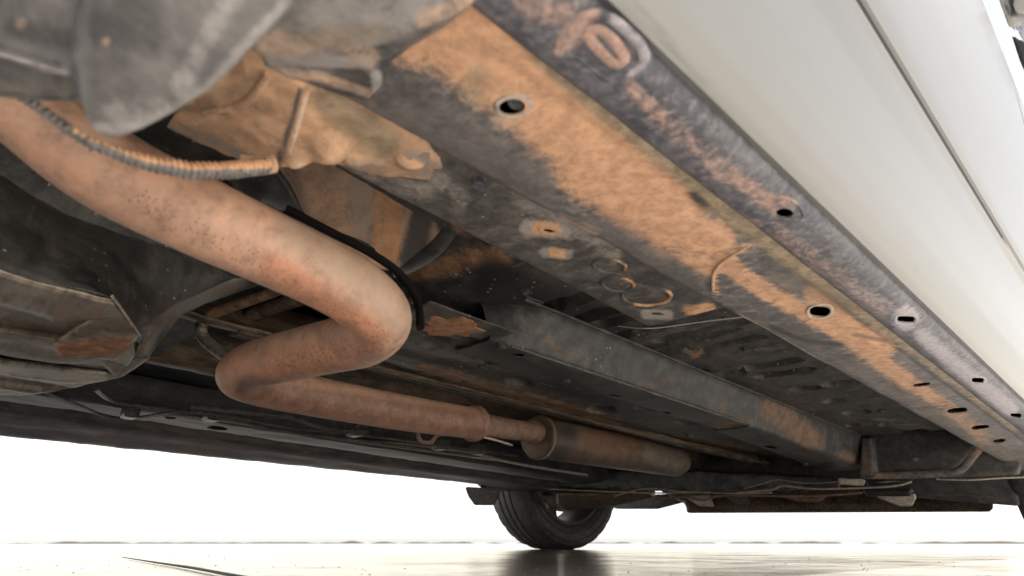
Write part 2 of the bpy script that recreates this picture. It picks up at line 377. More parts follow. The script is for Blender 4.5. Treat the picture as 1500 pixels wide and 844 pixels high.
g = obj('ground', V, gridfaces(len(gx), len(gy))[::-1], ground_mat(), parent=None, local=False)
g['kind'] = 'structure'
for p in g.data.polygons: pass
g.data.flip_normals() if g.data.polygons[0].normal.z < 0 else None
# low verge along the far edge of the slab
def worldray(u, v): return (R3 @ Vector(ray(u, v)))
pts = []
m_verge = plain('verge_earth', (.05, .04, .032), .9, bscale=3)
V, Fc = [], []; n = 260
for i in range(n):
    a = R(-110+140*i/(n-1)); dist = 17
    h = max(.002, .03+.05*noise.noise(Vector((i*.09, 0, 0)))+.05*noise.noise(Vector((i*.4, 3, 0))))
    for d, z in ((dist-.4, -.01), (dist-.1, h*.8), (dist+.3, h), (dist+2.5, -.01)):
        V.append((math.sin(a)*d, math.cos(a)*d, z))
Fc = gridfaces(n, 4)
o = obj('verge', V, Fc, m_verge, parent=None, local=False); o['kind'] = 'structure'

# ------------------------------------------------------------------ near sill box, pinch flange, rocker, doors
ZS = .248
sill_prof = [(-.301, .335), (-.292, .268), (-.2885, .2575), (-.282, .2525), (-.27, .2505), (-.235, .249), (-.205, .2475), (-.188, .2472), (-.184, .2452), (-.171, .2440), (-.168, .247)]
def sfn(x, y, z):
    e = .0035*max(0, 1-abs(x+.287)/.02)*noise.noise(Vector((y*9, 1, 1)))
    zz = z
    if y > .56 and x < -.19: zz = z+.0022*min(1, (y-.56)/.008)          # the lapped reinforcement ends here
    dd = math.hypot((x+.215)/.028, (y-.24)/.045)
    if z < .26 and dd < 1: zz -= .0025*(1-dd)**.5                         # dimple beside the hole
    return x+e*.4, zz+e*.3
sill = profile_sheet('sill_panel', sill_prof, -.5, 2.3, MT['sill'], step=.005, ystep=.007, fn=sfn, wobble=.0012, label='orange dusted box sill panel with drain holes')
holes = [oval(750, 155, 20, 12, -12, ZS, 16), oval(1201, 456, 15, 8, 2, ZS+.002, 14, 3)]
for (u, v, a, b) in ((1350, 563, 13, 3), (1402, 601, 15, 4.5), (1436, 626, 13, 3.2), (1464, 646, 9, 3)):
    holes.append(oval(u, v, a, b, -10, ZS+.002, 10, 3))
cutholes(sill, holes, .235, .262)
paint(sill, [
    ('dust', [(590, 40), (660, 50), (720, 100), (800, 165), (870, 225), (940, 280), (985, 318)], 58, 1.),
    ('dust', [(700, 30), (780, 110), (860, 185), (940, 255), (1000, 305)], 30, 1.),
    ('dust', [(850, 250), (930, 300)], 42, .95), ('dust', [(1010, 345), (1050, 350)], 34, .9), ('dust', [(1000, 370), (1040, 392)], 18, .75),
    ('dust', [(1062, 385), (1110, 420), (1180, 458), (1250, 500), (1330, 560)], 15, .85), ('dust', [(1190, 430), (1250, 480), (1300, 510)], 16, .8), ('dust', [(1300, 540), (1370, 585)], 12, .7),
    ('dust', [(1380, 590), (1440, 640)], 14, .5), ('dust', [(765, 295), (870, 345)], 5, .9), ('dust', [(1048, 435), (1046, 398), (1098, 357)], 4, .9),
    ('pale', [(560, 180), (650, 240), (760, 300), (860, 350)], 8, .9), ('pale', [(1080, 462), (1160, 507), (1300, 590), (1400, 645)], 5, .9),  # pale strokes along the inner lip paint in its highlight
    ('pale', [(750, 160)], 34, .85), ('pale', [(1201, 456)], 20, .95),
    ('tan', [(740, 10), (790, 75), (850, 130), (935, 195), (1050, 290), (1115, 345), (1230, 425), (1330, 492), (1490, 612)], 20, .95),
    ('tan', [(1115, 345), (1230, 425), (1330, 492), (1490, 612)], 14, .95), ('tan', [(1130, 410), (1200, 440)], 26, .35),
    ('tan', [(1240, 500), (1360, 590), (1470, 660)], 22, .35), ('tan', [(700, 115), (690, 140)], 26, .6),
    ('dark', [(555, 120), (620, 170), (700, 225), (760, 270)], 38, .36), ('dark', [(1015, 285), (1030, 300)], 10, .8),
    ('dark', [(1128, 478), (1180, 500), (1235, 505)], 5, .6), ('dark', [(900, 330), (940, 365), (1000, 410)], 30, .34),
    ('dark', [(1120, 385), (1180, 420), (1240, 452)], 16, .42), ('dark', [(1100, 440), (1200, 500), (1330, 580), (1420, 640)], 10, .3), ('dark', [(870, 300), (905, 330)], 8, .35), ('dark', [(960, 330), (985, 345)], 7, .35), ('dark', [(1250, 490), (1300, 500)], 4, .5), ('dark', [(780, 215), (800, 250)], 9, .3), ('dark', [(830, 200), (850, 215)], 6, .3), ('dark', [(1050, 380), (1080, 400)], 14, .3),
])
# box interior above the holes, the sill's closing walls
obj('sill_inner_wall', [(-.30, -.5, .335), (-.30, 2.3, .335), (-.12, -.5, .30), (-.12, 2.3, .30), (-.3, -.5, .34), (-.3, 2.3, .34), (-.12, -.5, .32), (-.12, 2.3, .32)],
    [(0, 1, 3, 2), (4, 5, 7, 6)], MT['liner'], smooth=False)
# welded lap seam across the sill
seam = [PZ(*p, .2475) for p in [(1046, 438), (1044, 415), (1047, 396), (1062, 380), (1080, 368), (1098, 357)]]
for i, p in enumerate(seam): p[2] = .2466
seam[0][2] = .2535
obj_seam = tube('weld_seam', seam, .0016, MT['bracket'], seg=8, step=.003)
for k, (u, v, a, b, z) in enumerate(((752, 156, 25, 15, .2466), (1201, 456, 18, 10, .2488))):
    tube('hole_lip', [(x, y, z) for x, y in oval(u, v, a, b, -8, z, 16, 2.3)], .0016, MT['sill'], seg=8, step=.003, closed=True, flat=.6, strokes=[('pale', [(u, v)], 30, .9)])
tube('captive_nut', [PZ(758, 146, .256), PZ(758, 146, .262)], [.0062, .0062], MT['flange'], seg=20, sub=False)
fl_prof = [(-.171, .2425), (-.166, .2375), (-.158, .2352), (-.146, .2345), (-.136, .2350), (-.130, .2375), (-.127, .2430), (-.128, .256)]
def ffn(x, y, z):
    return x+.0002*noise.noise(Vector((y*20, 5, 0))), z+.0003*noise.noise(Vector((y*16, x*30, 2)))+(.0012*math.sin(y*60) if y > .75 and z < .238 else 0)*.5
fl = profile_sheet('pinch_flange', fl_prof, -.5, 2.5, MT['flange'], step=.0035, ystep=.006, fn=ffn, wobble=.0009, label='dark pinch flange along the sill edge with pinkish dust')
ZF = .235
for (u, v, a, b) in ((1327, 467, 16, 7.5), (1432, 556, 11, 5)):
    tube('hole_lip', [(x, y, z) for x, y, z in [(*q, .2342) for q in oval(u, v, a, b, 3, .235, 14, 3)]], .0012, MT['flange'], seg=8, step=.003, closed=True, flat=.6, strokes=[('pale', [(u, v)], 30, .9)])
cutholes(fl, [oval(1149, 311, 13, 7, 5, ZF, 12), oval(1327, 467, 13, 5, 3, ZF, 12, 4), oval(1432, 556, 9, 3.6, 3, ZF, 10, 4), oval(1488, 608, 8, 3, 3, ZF, 10, 4)], .228, .241)
paint(fl, [('dust', [(770, 10), (830, 20)], 26, .5), ('dark', [(845, 60), (880, 95), (930, 90), (900, 45), (860, 38)], 9, .45), ('dust', [(925, 125), (960, 165)], 14, .6), ('dust', [(960, 165), (1020, 215), (1080, 262)], 20, .42), ('dust', [(1080, 262), (1130, 300)], 16, .62), ('dust', [(820, 70), (870, 30)], 12, .75),
    ('dust', [(1090, 320), (1110, 330)], 10, .5), ('dust', [(1140, 340), (1200, 385), (1290, 450)], 20, .38), ('dust', [(1040, 245), (1060, 265)], 8, .6), ('dust', [(1145, 300)], 24, .5),
    ('pale', [(1327, 467)], 22, .9), ('pale', [(1350, 490), (1400, 535), (1480, 600)], 14, .75), ('pale', [(1250, 420), (1300, 450)], 14, .4), ('pale', [(915, 35), (940, 70), (940, 100)], 5, .6)])
# embossed zero and the pressed ring around it
def ringpix(pts, z): return [PZ(u, v, z) for u, v in pts]
tube('embossed_zero', ringpix([(862, 47), (875, 43), (890, 52), (905, 68), (914, 84), (910, 93), (898, 92), (884, 80), (868, 63)], ZF-.0006), .0032, MT['flange'], seg=10, step=.002, closed=True, flat=.45, strokes=[('dust', [(862, 50), (912, 90)], 40, .85)])
tube('embossed_ring', ringpix([(818, 78), (815, 60), (828, 38), (850, 24), (872, 20), (892, 26), (915, 42), (935, 62), (944, 82), (940, 98), (926, 104), (905, 118), (880, 108), (848, 84)], ZF+.0002), .0030, MT['flange'], seg=8, step=.002, closed=True, flat=.5, strokes=[('dust', [(818, 78), (828, 38), (872, 20)], 12, .6), ('pale', [(900, 30), (944, 82), (926, 104)], 14, .7)])
tube('hole_lip', ringpix([(1118, 298), (1128, 290), (1142, 288), (1158, 292), (1172, 304), (1176, 316), (1165, 323), (1135, 318)], ZF), .0011, MT['flange'], seg=8, step=.002, closed=True, strokes=[('dust', [(1120, 298), (1160, 292)], 14, .8)])

rock_prof = [(-.1285, .250), (-.1265, .243), (-.122, .2415), (-.116, .2445), (-.108, .254), (-.098, .271), (-.087, .293), (-.077, .317), (-.068, .338), (-.0640, .3455), (-.0617, .3480), (-.0600, .3503), (-.0605, .3522), (-.0635, .3530), (-.067, .3528), (-.09, .352), (-.11, .352)]
rk = profile_sheet('rocker_panel', rock_prof, -.5, 2.16, MT['paint'], step=.004, ystep=.012, wobble=.0002, label='smooth champagne white rocker panel curving under the doors')
paint(rk, [('dust', [(930, 0), (1010, 105), (1100, 215), (1205, 325), (1330, 445), (1500, 590)], 9, .8), ('dust', [(1395, 250), (1380, 290), (1340, 400)], 2.5, .3), ('dust', [(1380, 560-250), (1500, 430)], 30, .1)])  # the long edge stroke paints a soft shadow beside the flange
# near-black strip inside the door gap, standing in for the crevice's shade
profile_sheet('gap_shade_strip', [(-.085, .353), (-.076, .3545), (-.068, .3575), (-.0625, .3620), (-.0605, .3665), (-.066, .376)], -.5, .858, MT['trim'], step=.01, ystep=.03, wobble=0)
profile_sheet('sill_step', [(-.085, .353), (-.070, .3550), (-.0635, .3600), (-.0605, .3665), (-.066, .372)], .862, 2.1, MT['paint'], step=.01, ystep=.03, wobble=0)
def door_prof(z): return np.interp(z, [.355, .3675, .373, .40, .45, .50, .56, .62, .70, .78, .86, .93, .99, 1.02], [-.062, -.0572, -.0530, -.0445, -.0325, -.024, -.0155, -.009, -.003, 0., -.001, -.008, -.022, -.04])
zz_ = list(np.r_[.3672, .3680, .370, .373, np.linspace(.385, 1.02, 54)])
def door(name, y0, y1, label, strokes=None, gap=0):
    pr = [(-.11, .384), (-.066, .374), (-.0605, .3668)]+[(door_prof(z), z) for z in zz_]
    o = profile_sheet(name, pr, y0+.0008, y1-.0008, MT['paint'], step=.02, ystep=.02, wobble=.0001, th_=.0012, label=label)
    return o
d1 = door('rear_door', -.35, 1.10, 'pale rear door with a dark gap along its lower edge')
d2 = door('front_door', 1.10, 1.62, 'front door of the car', gap=-.003)
# faint seam between doors and the fender, all painted steel
fen = door('front_fender', 1.62, 2.16, 'front fender beside the near front wheel', gap=-.004)
door('rear_quarter_panel', -1.5, -.35, 'rear quarter panel')
# side windows, roof, far side of the body
def strip(name, xz, y0, y1, mat, **k): return profile_sheet(name, xz, y0, y1, mat, step=.05, ystep=.08, wobble=0, th_=.003, **k)
strip('side_window', [(-.05, 1.02), (-.12, 1.2), (-.2, 1.36)], -.9, 1.5, MT['glass'])
strip('side_window', [(-1.89, 1.02), (-1.82, 1.2), (-1.74, 1.36)], -.9, 1.5, MT['glass'])
strip('roof', [(-.2, 1.36), (-.27, 1.40), (-.5, 1.44), (-.97, 1.46), (-1.44, 1.44), (-1.67, 1.40), (-1.74, 1.36)], -1.2, 1.1, MT['paint'])
V = []; 
for (y, z) in ((1.1, 1.42), (1.85, 1.0), (2.2, .97), (2.9, .88), (3.15, .7), (3.2, .36)):
    for x in (-.14, -.5, -.97, -1.44, -1.8): V.append((x if z > .5 or 1 else x, y, z+.03-.03*((x+.97)/.8)**2))
obj('bonnet', V[5:], gridfaces(5, 5), MT['paint'], solid=.004)
obj('windscreen', V[:10], gridfaces(2, 5), MT['glass'], solid=.004)
V = []
for (y, z) in ((-1.2, 1.42), (-1.7, 1.05), (-2.0, .8), (-2.1, .4)):
    for x in (-.14, -.5, -.97, -1.44, -1.8): V.append((x, y, z))
obj('tailgate', V, gridfaces(4, 5), MT['paint'], solid=.004)
far = [(-1.94-x, z) for x, z in [(-.125, .27), (-.087, .30), (-.065, .345), (-.0455, .40), (-.024, .50), (-.003, .70), (0, .78), (-.008, .93), (-.04, 1.02)]]
profile_sheet('far_body_side', far, -1.5, 2.2, MT['paint'], step=.05, ystep=.08, wobble=0)
obj('front_fender_nose', [(-.01, 2.16, 1.0), (-.01, 2.16, .72), (-.05, 3.0, .86), (-.05, 3.0, .36), (-.03, 2.9, .9), (-.14, 2.16, 1.02), (-.16, 3.0, .88)], [(0, 1, 3, 2), (5, 0, 2, 6)], MT['paint'], solid=.003)
# door mirror
mir = hullbody('door_mirror', [slab([(1456, -30), (1461, 10), (1470, 38), (1484, 50), (1487, 20), (1495, -30)], [1.32]*6, .05, (.3, .6, .3)), slab([(1480, -10), (1484, 18), (1520, 20), (1520, -20)], 1.30, .08, (.1, .7, .1))], MT['paint'], voxel=.006, smooth_it=4)
hullbody('mirror_glass', [slab([(1484, 30), (1488, 46), (1500, 62), (1530, 70), (1530, 30)], 1.36, .02, (.2, 1, 0))], plain('mirror_blue_glass', (.25, .28, .34), .15, .2), voxel=.005, smooth_it=2, parent=mir)
hullbody('mirror_base', [slab([(1480, 50), (1490, 84), (1502, 110), (1530, 140), (1530, 70), (1495, 60)], 1.42, .03, (.1, 1, 0))], MT['trim'], voxel=.006, smooth_it=2, parent=mir)

# ------------------------------------------------------------------ reinforcement plate inside the sill
pl_prof = [(-.292, .268), (-.297, .2705), (-.34, .2712), (-.372, .272), (-.380, .2735), (-.386, .278), (-.388, .29)]
def pfn(x, y, z):
    ex = (y-.2)*-.06 if x < -.33 else 0
    return x+ex*min(1, (-.33-x)/.04) if x < -.33 else x, z
plate = profile_sheet('floor_reinforcement', pl_prof, .02, .625, MT['plate'], step=.004, ystep=.005, wobble=.0009, fn=pfn, label='dark reinforcement plate with pressed rings beside the sill')
ZP = .2715
cutholes(plate, [oval(962, 460, 10, 2.6, 0, ZP, 10), oval(804, 337, 9, 3, 8, ZP, 10)], .266, .276)
paint(plate, [('dust', [(788, 334), (812, 337)], 11, 1.), ('pale', [(776, 334), (824, 338)], 15, .9), ('dust', [(808, 370), (824, 372)], 7, 1.), ('pale', [(798, 370), (832, 373)], 9, .85), ('pale', [(945, 460), (980, 461)], 8, .9), ('dust', [(1010, 455), (1040, 452)], 10, .8),
    ('dust', [(905, 402), (950, 420)], 8, .3), ('pale', [(500, 235), (560, 260), (620, 280)], 22, .4), ('pale', [(760, 290), (870, 350), (900, 370)], 16, .55), ('pale', [(560, 210), (680, 290)], 16, .4)])
def ringat(name, u, v, a, b, z, r, mat, st=None, ang=0, parent=car):
    P = [(x, y, z) for x, y in oval(u, v, a, b, ang, z, 16)]
    return tube(name, P, r, mat, seg=8, step=.003, closed=True, parent=parent, strokes=st)
ringat('pressed_ring', 893, 389, 24, 10, ZP-.0012, .0019, MT['plate'], [('dust', [(900, 382), (915, 390)], 7, .6)], 5, plate)
ringat('pressed_ring', 905, 416, 24, 10, ZP-.0012, .0019, MT['plate'], [('dust', [(915, 408), (927, 417)], 6, .6)], 5, plate)
ringat('pressed_ring', 947, 433, 36, 14, ZP-.0012, .0022, MT['plate'], [('dust', [(935, 446), (975, 442), (982, 430)], 7, .8)], 0, plate)
ringat('pressed_ring', 803, 336, 13, 6, ZP-.0008, .0014, MT['bracket'], None, 5, plate)
# end lip of the plate
tube('plate_end_lip', [PZ(*p, .274) for p in [(905, 478), (955, 481), (1040, 470), (1110, 462)]], .0009, MT['plate'], seg=8, parent=plate, strokes=[('pale', [(950, 480), (1100, 462)], 10, .8)])

# ------------------------------------------------------------------ floor pans
def bump_rr(x, y, cx, cy, lx, ly, h, ang=0.):
    c, s = math.cos(ang), math.sin(ang); dx, dy = x-cx, y-cy; a, b = dx*c+dy*s, -dx*s+dy*c
    qx, qy = max(abs(a)-lx+ly, 0), b; d = math.hypot(qx, qy)/ly
    return 1.9*h*max(0, 1-d**6) if d < 1 else 0
beads = []
for (u, v, lx, ly, h) in ((905, 470, .05, .016, .011), (930, 488, .05, .016, .009), (880, 500, .05, .015, .009), (960, 520, .06, .014, .008), (1060, 505, .07, .011, .007), (1340, 632, .03, .018, .01), (1020, 545, .02, .02, .008), (835, 442, .045, .016, .011), (862, 465, .05, .017, .012), (800, 455, .028, .014, .01), (1040, 482, .10, .010, .007), (1000, 500, .10, .010, .007), (1130, 534, .055, .0145, .012), (1148, 547, .055, .0145, .012),
        (1068, 548, .03, .02, .008), (1222, 588, .022, .02, .01), (1255, 604, .03, .022, .01), (1262, 622, .04, .022, .011), (1305, 621, .03, .02, .011), (1180, 570, .03, .018, .008), (1300, 640, .1, .015, .01), (1245, 560, .05, .02, .008)):
    p = PZ(u, v, .335); beads.append((p[0], p[1], lx, ly, h))
def floor_z(x, y):
    z = .335
    z += .045*max(0, min(1, (.52-y)/.14))**2*(3-2*max(0, min(1, (.52-y)/.14)))
    for b in beads:
        if abs(x-b[0]) < .15 and abs(y-b[1]) < .08: z += bump_rr(x, y, *b, ang=.06)
    z += .0012*noise.noise(Vector((x*18, y*18, 0)))+.0006*noise.noise(Vector((x*70, y*70, 5)))
    return z
def heightsheet(name, x0, x1, y0, y1, fz, mat, s=.006, **k):
    xs = np.linspace(x0, x1, max(2, int((x1-x0)/s))); ys = [y0]
    while ys[-1] < y1: ys.append(ys[-1]+s*(1+max(0, ys[-1]-.6)*.8))
    ys[-1] = y1
    V = [(x, y, fz(x, y)) for y in ys for x in xs]
    return obj(name, V, gridfaces(len(ys), len(xs)), mat, solid=.0015, offset=1, **k)
fp = heightsheet('floor_pan', -.86, -.296, -.5, 1.93, floor_z, MT['floor'], label='black ribbed floor pan between the sill and the frame rail')
paint(fp, [('dust', [(600, 395), (660, 385), (740, 370)], 22, .6), ('dust', [(660, 330), (690, 340)], 14, .4), ('dust', [(640, 400), (700, 380)], 22, .35), ('pale', [(960, 490), (1080, 480)], 8, .35), ('dark', [(720, 400), (800, 440), (900, 480)], 28, .8), ('dark', [(700, 420), (860, 490), (1000, 545), (1090, 570)], 16, .7),
    ('pale', [(1040, 520), (1200, 500)], 5, .3), ('pale', [(1280, 615), (1370, 632)], 8, .5), ('dust', [(1015, 522), (1028, 516)], 5, .6), ('dark', [(830, 441), (850, 446)], 14, .8), ('dark', [(1100, 537), (1170, 530)], 6, .8), ('dark', [(1115, 549), (1190, 544)], 6, .8)])  # dark strokes over the beads paint deep shade onto the dark coat
def floor2_z(x, y):
    z = .281+.02*max(0, min(1, (y-1.2)/.8))+.016*max(0, min(1, (.47-y)/.07))**2
    for b in beads2:
        if abs(x-b[0]) < .1 and abs(y-b[1]) < .12: z += bump_rr(x, y, *b)
    if x < -.80: z += min(.016, (-.80-x)*.25)
    if -.77 < x < -.70: z += .003*math.sin((x+.77)/.07*math.pi)
    z += .002*noise.noise(Vector((x*16, y*10, 4)))+.0007*noise.noise(Vector((x*60, y*40, 5)))
    return z
beads2 = []
for (u, v, lx, ly, h) in ((720, 525, .03, .02, .012), (640, 500, .03, .02, .01), (760, 560, .02, .03, .01), (950, 595, .03, .025, .01), (1010, 620, .03, .03, .01), (880, 600, .03, .03, .008), (1080, 640, .03, .03, .01)):
    p = PZ(u, v, .283); beads2.append((p[0], p[1], lx, ly, h))
fp2 = heightsheet('inner_floor_pan', -.885, -.598, .40, 1.95, floor2_z, MT['floor'], label='black inner floor pan between the frame rail and the exhaust tunnel')
paint(fp2, [('pale', [(640, 480), (720, 520), (800, 545)], 14, .4), ('dust', [(620, 540), (760, 580), (900, 620)], 12, .55), ('dust', [(1000, 640), (1100, 660)], 8, .4), ('pale', [(700, 500), (860, 560)], 8, .4), ('dark', [(560, 510), (700, 540), (900, 590)], 8, .6)])
# oval rubber plugs and a flaked rust patch
def plug(u, v, a, b, z, name='rubber_plug', n=18, mat=MT['rust'], irr=0., th_=.003, sq=2.):
    pts = oval(u, v, a, b, 3, z, n, sq)
    cx = sum(p[0] for p in pts)/n; cy = sum(p[1] for p in pts)/n
    V = []
    for k, (s, dz) in enumerate(((1.08, 0), (1.05, -th_*.7), (.9, -th_), (.5, -th_*1.05))):
        for i, p in enumerate(pts):
            q = 1+irr*noise.noise(Vector((2.2*math.cos(2*math.pi*i/n), 2.2*math.sin(2*math.pi*i/n)+u, 0)))
            V.append((cx+(p[0]-cx)*s*q, cy+(p[1]-cy)*s*q, z+dz))
    Fc = [(k*n+i, k*n+(i+1) % n, (k+1)*n+(i+1) % n, (k+1)*n+i) for k in range(3) for i in range(n)]+[tuple(3*n+i for i in range(n))]
    o = obj(name, V, Fc, mat, parent=fp2); o.data.flip_normals(); return o
plug(850, 555, 25, 6, .2795); plug(784, 525, 12, 3.4, .2795); plug(1126, 536-60, 8, 2, .333, mat=MT['black'])
o = plug(662, 478, 40, 14, .2805, name='flaking_rust_patch', n=30, irr=.8, th_=.002)
# tunnel with its heat shield, the far floor
tun_prof = [(-.880, .302), (-.886, .297), (-.90, .297), (-.91, .305), (-.925, .34), (-.96, .375), (-1.0, .39), (-1.08, .385), (-1.12, .36), (-1.145, .315), (-1.16, .298), (-1.18, .297)]
tn = profile_sheet('exhaust_tunnel', tun_prof, -.2, 2.0, MT['tunnel'], step=.008, ystep=.012, wobble=.003, label='brown heat shield lining the exhaust tunnel')
tube('tunnel_seam_rib', [(-.893, y, .295+.001*math.sin(y*9)) for y in np.linspace(.3, 1.9, 14)], [.009]*14, MT['tunnel'], seg=10, step=.02, flat=.6, strokes=[('pale', [(600, 540), (800, 590), (1000, 640)], 8, .6)])
tube('tunnel_seam_rib', [(-.925, y, .30+.001*math.sin(y*7)) for y in np.linspace(.3, 1.9, 14)], [.007]*14, MT['floor'], seg=10, step=.02, flat=.6)

# ------------------------------------------------------------------ near frame rail
def rail_fn(x, y, z): return x, z
rtop = .337
def railx(y): return -.012*max(0, y-1.2)
rail_prof = [(-.565, rtop), (-.568, .325), (-.590, .284), (-.594, .2765), (-.60, .2735), (-.640, .272), (-.668, .2735), (-.673, .279), (-.675, .30)]
rail = profile_sheet('frame_rail', rail_prof, .53, 1.285, MT['rail'], step=.006, ystep=.008, wobble=.0014, fn=lambda x, y, z: (x-(.055*max(0, (.60-y)/.07)*(z-.275)/.06 if x > -.6 else 0), z), label='grey box section frame rail under the floor')
rail2 = profile_sheet('frame_rail_extension', [(x*1.004-.001, z-.003) for x, z in rail_prof], 1.275, 1.98, MT['rail'], step=.006, ystep=.01, wobble=.0012,
    fn=lambda x, y, z: (x+.012*(y-1.27)-(.05*(y-1.27) if x < -.63 else .0), z-(.018*(y-1.27) if z < .3 else 0)), label='front length of the frame rail with an orange dust patch')
cutholes(rail, [oval(u, v, a, b, 4, .2725, 10, 3) for u, v, a, b in ((975, 605, 8, 2), (760, 520, 8, 2.4), (1052, 631, 9, 2), (900, 580, 10, 2))], .266, .279)
cutholes(rail2, [oval(1128, 655, 10, 1.8, 5, .265, 10, 3)], .25, .275)
paint(rail, [('pale', [(760, 470), (830, 510), (880, 540)], 12, .35), ('dust', [(770, 480), (830, 515), (860, 530)], 7, .38), ('dust', [(955, 565), (985, 558)], 9, .45), ('dust', [(1060, 580), (1060, 610)], 8, .4), ('dust', [(1040, 625), (1100, 622)], 12, .5),
    ('dark', [(720, 455), (850, 520), (1000, 575), (1080, 590)], 6, .2), ('dark', [(700, 500), (900, 590), (1050, 640)], 8, .5)])
paint(rail2, [('dust', [(1130, 602), (1165, 625), (1190, 645)], 20, .8), ('dust', [(1235, 665), (1255, 680)], 10, .6), ('dust', [(1110, 640), (1200, 680)], 8, .2), ('pale', [(1085, 648), (1100, 655)], 5, .8), ('dark', [(1110, 640), (1180, 680), (1240, 705)], 5, .6)])
heightsheet('floor_step_plate', -.625, -.560, .40, .545, lambda x, y: .2795+.0012*noise.noise(Vector((x*30, y*30, 1))), MT['floor'], strokes=[('pale', [(640, 490), (700, 495)], 14, .4)])
# sealant beads along the rail, lap joint
tube('seam_sealer', [(-.560+.0015*noise.noise(Vector((i, 0, 0))), y, .333) for i, y in enumerate(np.linspace(.56, 1.9, 60))], [.003+.0015*noise.noise(Vector((i*.7, 4, 0))) for i in range(60)], MT['floor'], seg=8, step=.012, strokes=[('pale', [(740, 440), (900, 505)], 12, .3)])
tube('lap_joint', [(-.5665, 1.277, .33), (-.5935, 1.277, .279), (-.603, 1.277, .271), (-.66, 1.277, .271)], .0018, MT['black'], seg=8)
tube('rail_edge_bead', [(-.5965, y, .2745) for y in np.linspace(.57, 1.27, 30)], [.0022+.0008*noise.noise(Vector((i*.9, 7, 0))) for i in range(30)], MT['plate'], seg=8, step=.01, strokes=[('dark', [(700, 490), (1000, 620)], 10, .5)])

# ------------------------------------------------------------------ front crossmember, subframe, valance
xz = lambda u, v, y: PY(u, v, y)
cm = hullbody('front_crossmember', [[xz(1262, 628, 1.90), xz(1282, 692, 1.90), xz(1395, 690, 1.94), xz(1425, 665, 1.94), xz(1440, 640, 1.94), xz(1400, 625, 1.94)]+[xz(1262, 628, 1.99), xz(1282, 690, 1.99), xz(1395, 688, 2.02), xz(1425, 665, 2.02), xz(1440, 640, 2.02), xz(1400, 625, 2.02)]], MT['black'], voxel=.006, smooth_it=2)
tube('crossmember_lip', [xz(u, v, 1.885) for u, v in ((1266, 696), (1290, 697), (1340, 696), (1395, 692), (1412, 684), (1425, 668), (1436, 655))], .0075, MT['sill'], seg=10, flat=1.2, strokes=[('dust', [(1260, 690), (1440, 650)], 20, .55)])
hullbody('crossmember_bracket', [[xz(1262, 640, 1.87), xz(1276, 640, 1.87), xz(1278, 700, 1.87), xz(1258, 700, 1.87), xz(1262, 640, 1.9), xz(1285, 640, 1.9), xz(1290, 700, 1.9), xz(1262, 700, 1.9)]], MT['rail'], voxel=.005, smooth_it=3, strokes=[('dust', [(1268, 660), (1270, 690)], 8, .5)])
sf = hullbody('front_subframe', [[xz(u, v, y) for u, v in ((700, 712), (1000, 715), (1340, 704), (1340, 660), (1000, 640), (700, 640)) for y in (2.02, 2.25)]], MT['black'], voxel=.012, smooth_it=2, lump=.006, lsc=14, label='black front subframe across the car')
# thin light coloured lower edges of the subframe plates
def edge(name, pts, y, r, mat=MT['scuff'], fl=.5): return tube(name, [xz(u, v, y) for u, v in pts], r, mat, seg=8, step=.01, flat=fl)
edge('subframe_edge', [(1080, 722), (1130, 718), (1146, 712), (1190, 716), (1260, 715), (1310, 712), (1335, 706)], 1.88, .0055)
edge('subframe_edge', [(700, 716), (780, 716), (860, 719), (950, 722), (1040, 721)], 1.885, .005, MT['scuff'])
edge('subframe_edge', [(900, 727), (945, 716), (1000, 720), (1075, 723), (1130, 722)], 1.88, .004)
edge('drag_link', [(955, 733), (1000, 728), (1030, 733), (1060, 726), (1180, 727), (1262, 722)], 1.98, .0045, MT['pipe2'], .8)
edge('hydraulic_pipe', [(1090, 716), (1120, 708), (1140, 703), (1180, 708), (1230, 706)], 1.87, .002, MT['scuff'])
hullbody('skid_bracket', [[xz(u, v, y) for u, v in ((715, 716), (800, 718), (815, 726), (745, 728)) for y in (2.0, 2.03)]], MT['plate'], voxel=.006, smooth_it=1)
hullbody('pinch_bracket', [[xz(u, v, y) for u, v in ((1062, 724), (1090, 724), (1100, 738), (1078, 740)) for y in (2.1, 2.13)]], MT['plate'], voxel=.006, smooth_it=1)
hullbody('jack_point', [[xz(u, v, y) for u, v in ((1228, 700), (1268, 702), (1266, 712), (1230, 710)) for y in (1.86, 1.88)]], MT['scuff'], voxel=.005, smooth_it=1)
edge('subframe_edge', [(1270, 716), (1330, 722), (1400, 724), (1470, 728)], 2.05, .004, MT['plate'])
edge('undertray_edge', [(1372, 702), (1420, 703), (1470, 700), (1500, 699)], 1.96, .005)
hullbody('undertray', [[xz(u, v, y) for u, v in ((1375, 700), (1495, 696), (1500, 640), (1400, 660)) for y in (1.99, 2.1)]], MT['plate'], voxel=.01, smooth_it=2)
hullbody('undertray', [[xz(u, v, y) for u, v in ((1270, 682), (1495, 676), (1495, 742), (1455, 738), (1330, 728), (1270, 718)) for y in (2.25, 2.3)]], MT['far'], voxel=.01, smooth_it=2)
hullbody('front_valance', [[xz(u, v, y) for u, v in ((1004, 736), (1455, 730), (1455, 750), (1100, 749), (1006, 752)) for y in (2.6, 2.66)], [xz(u, v, y) for u, v in ((950, 710), (1455, 700), (1455, 735), (1004, 738)) for y in (2.62, 2.68)]], MT['tunnel'], voxel=.012, smooth_it=1, label='long dark front valance hanging lowest at the nose')
hullbody('wheel_arch_liner', [[xz(u, v, y) for u, v in ((880, 728), (1004, 722), (1003, 736), (980, 737), (964, 746), (905, 746), (880, 740)) for y in (2.7, 2.8)]], MT['far'], voxel=.012, smooth_it=1)
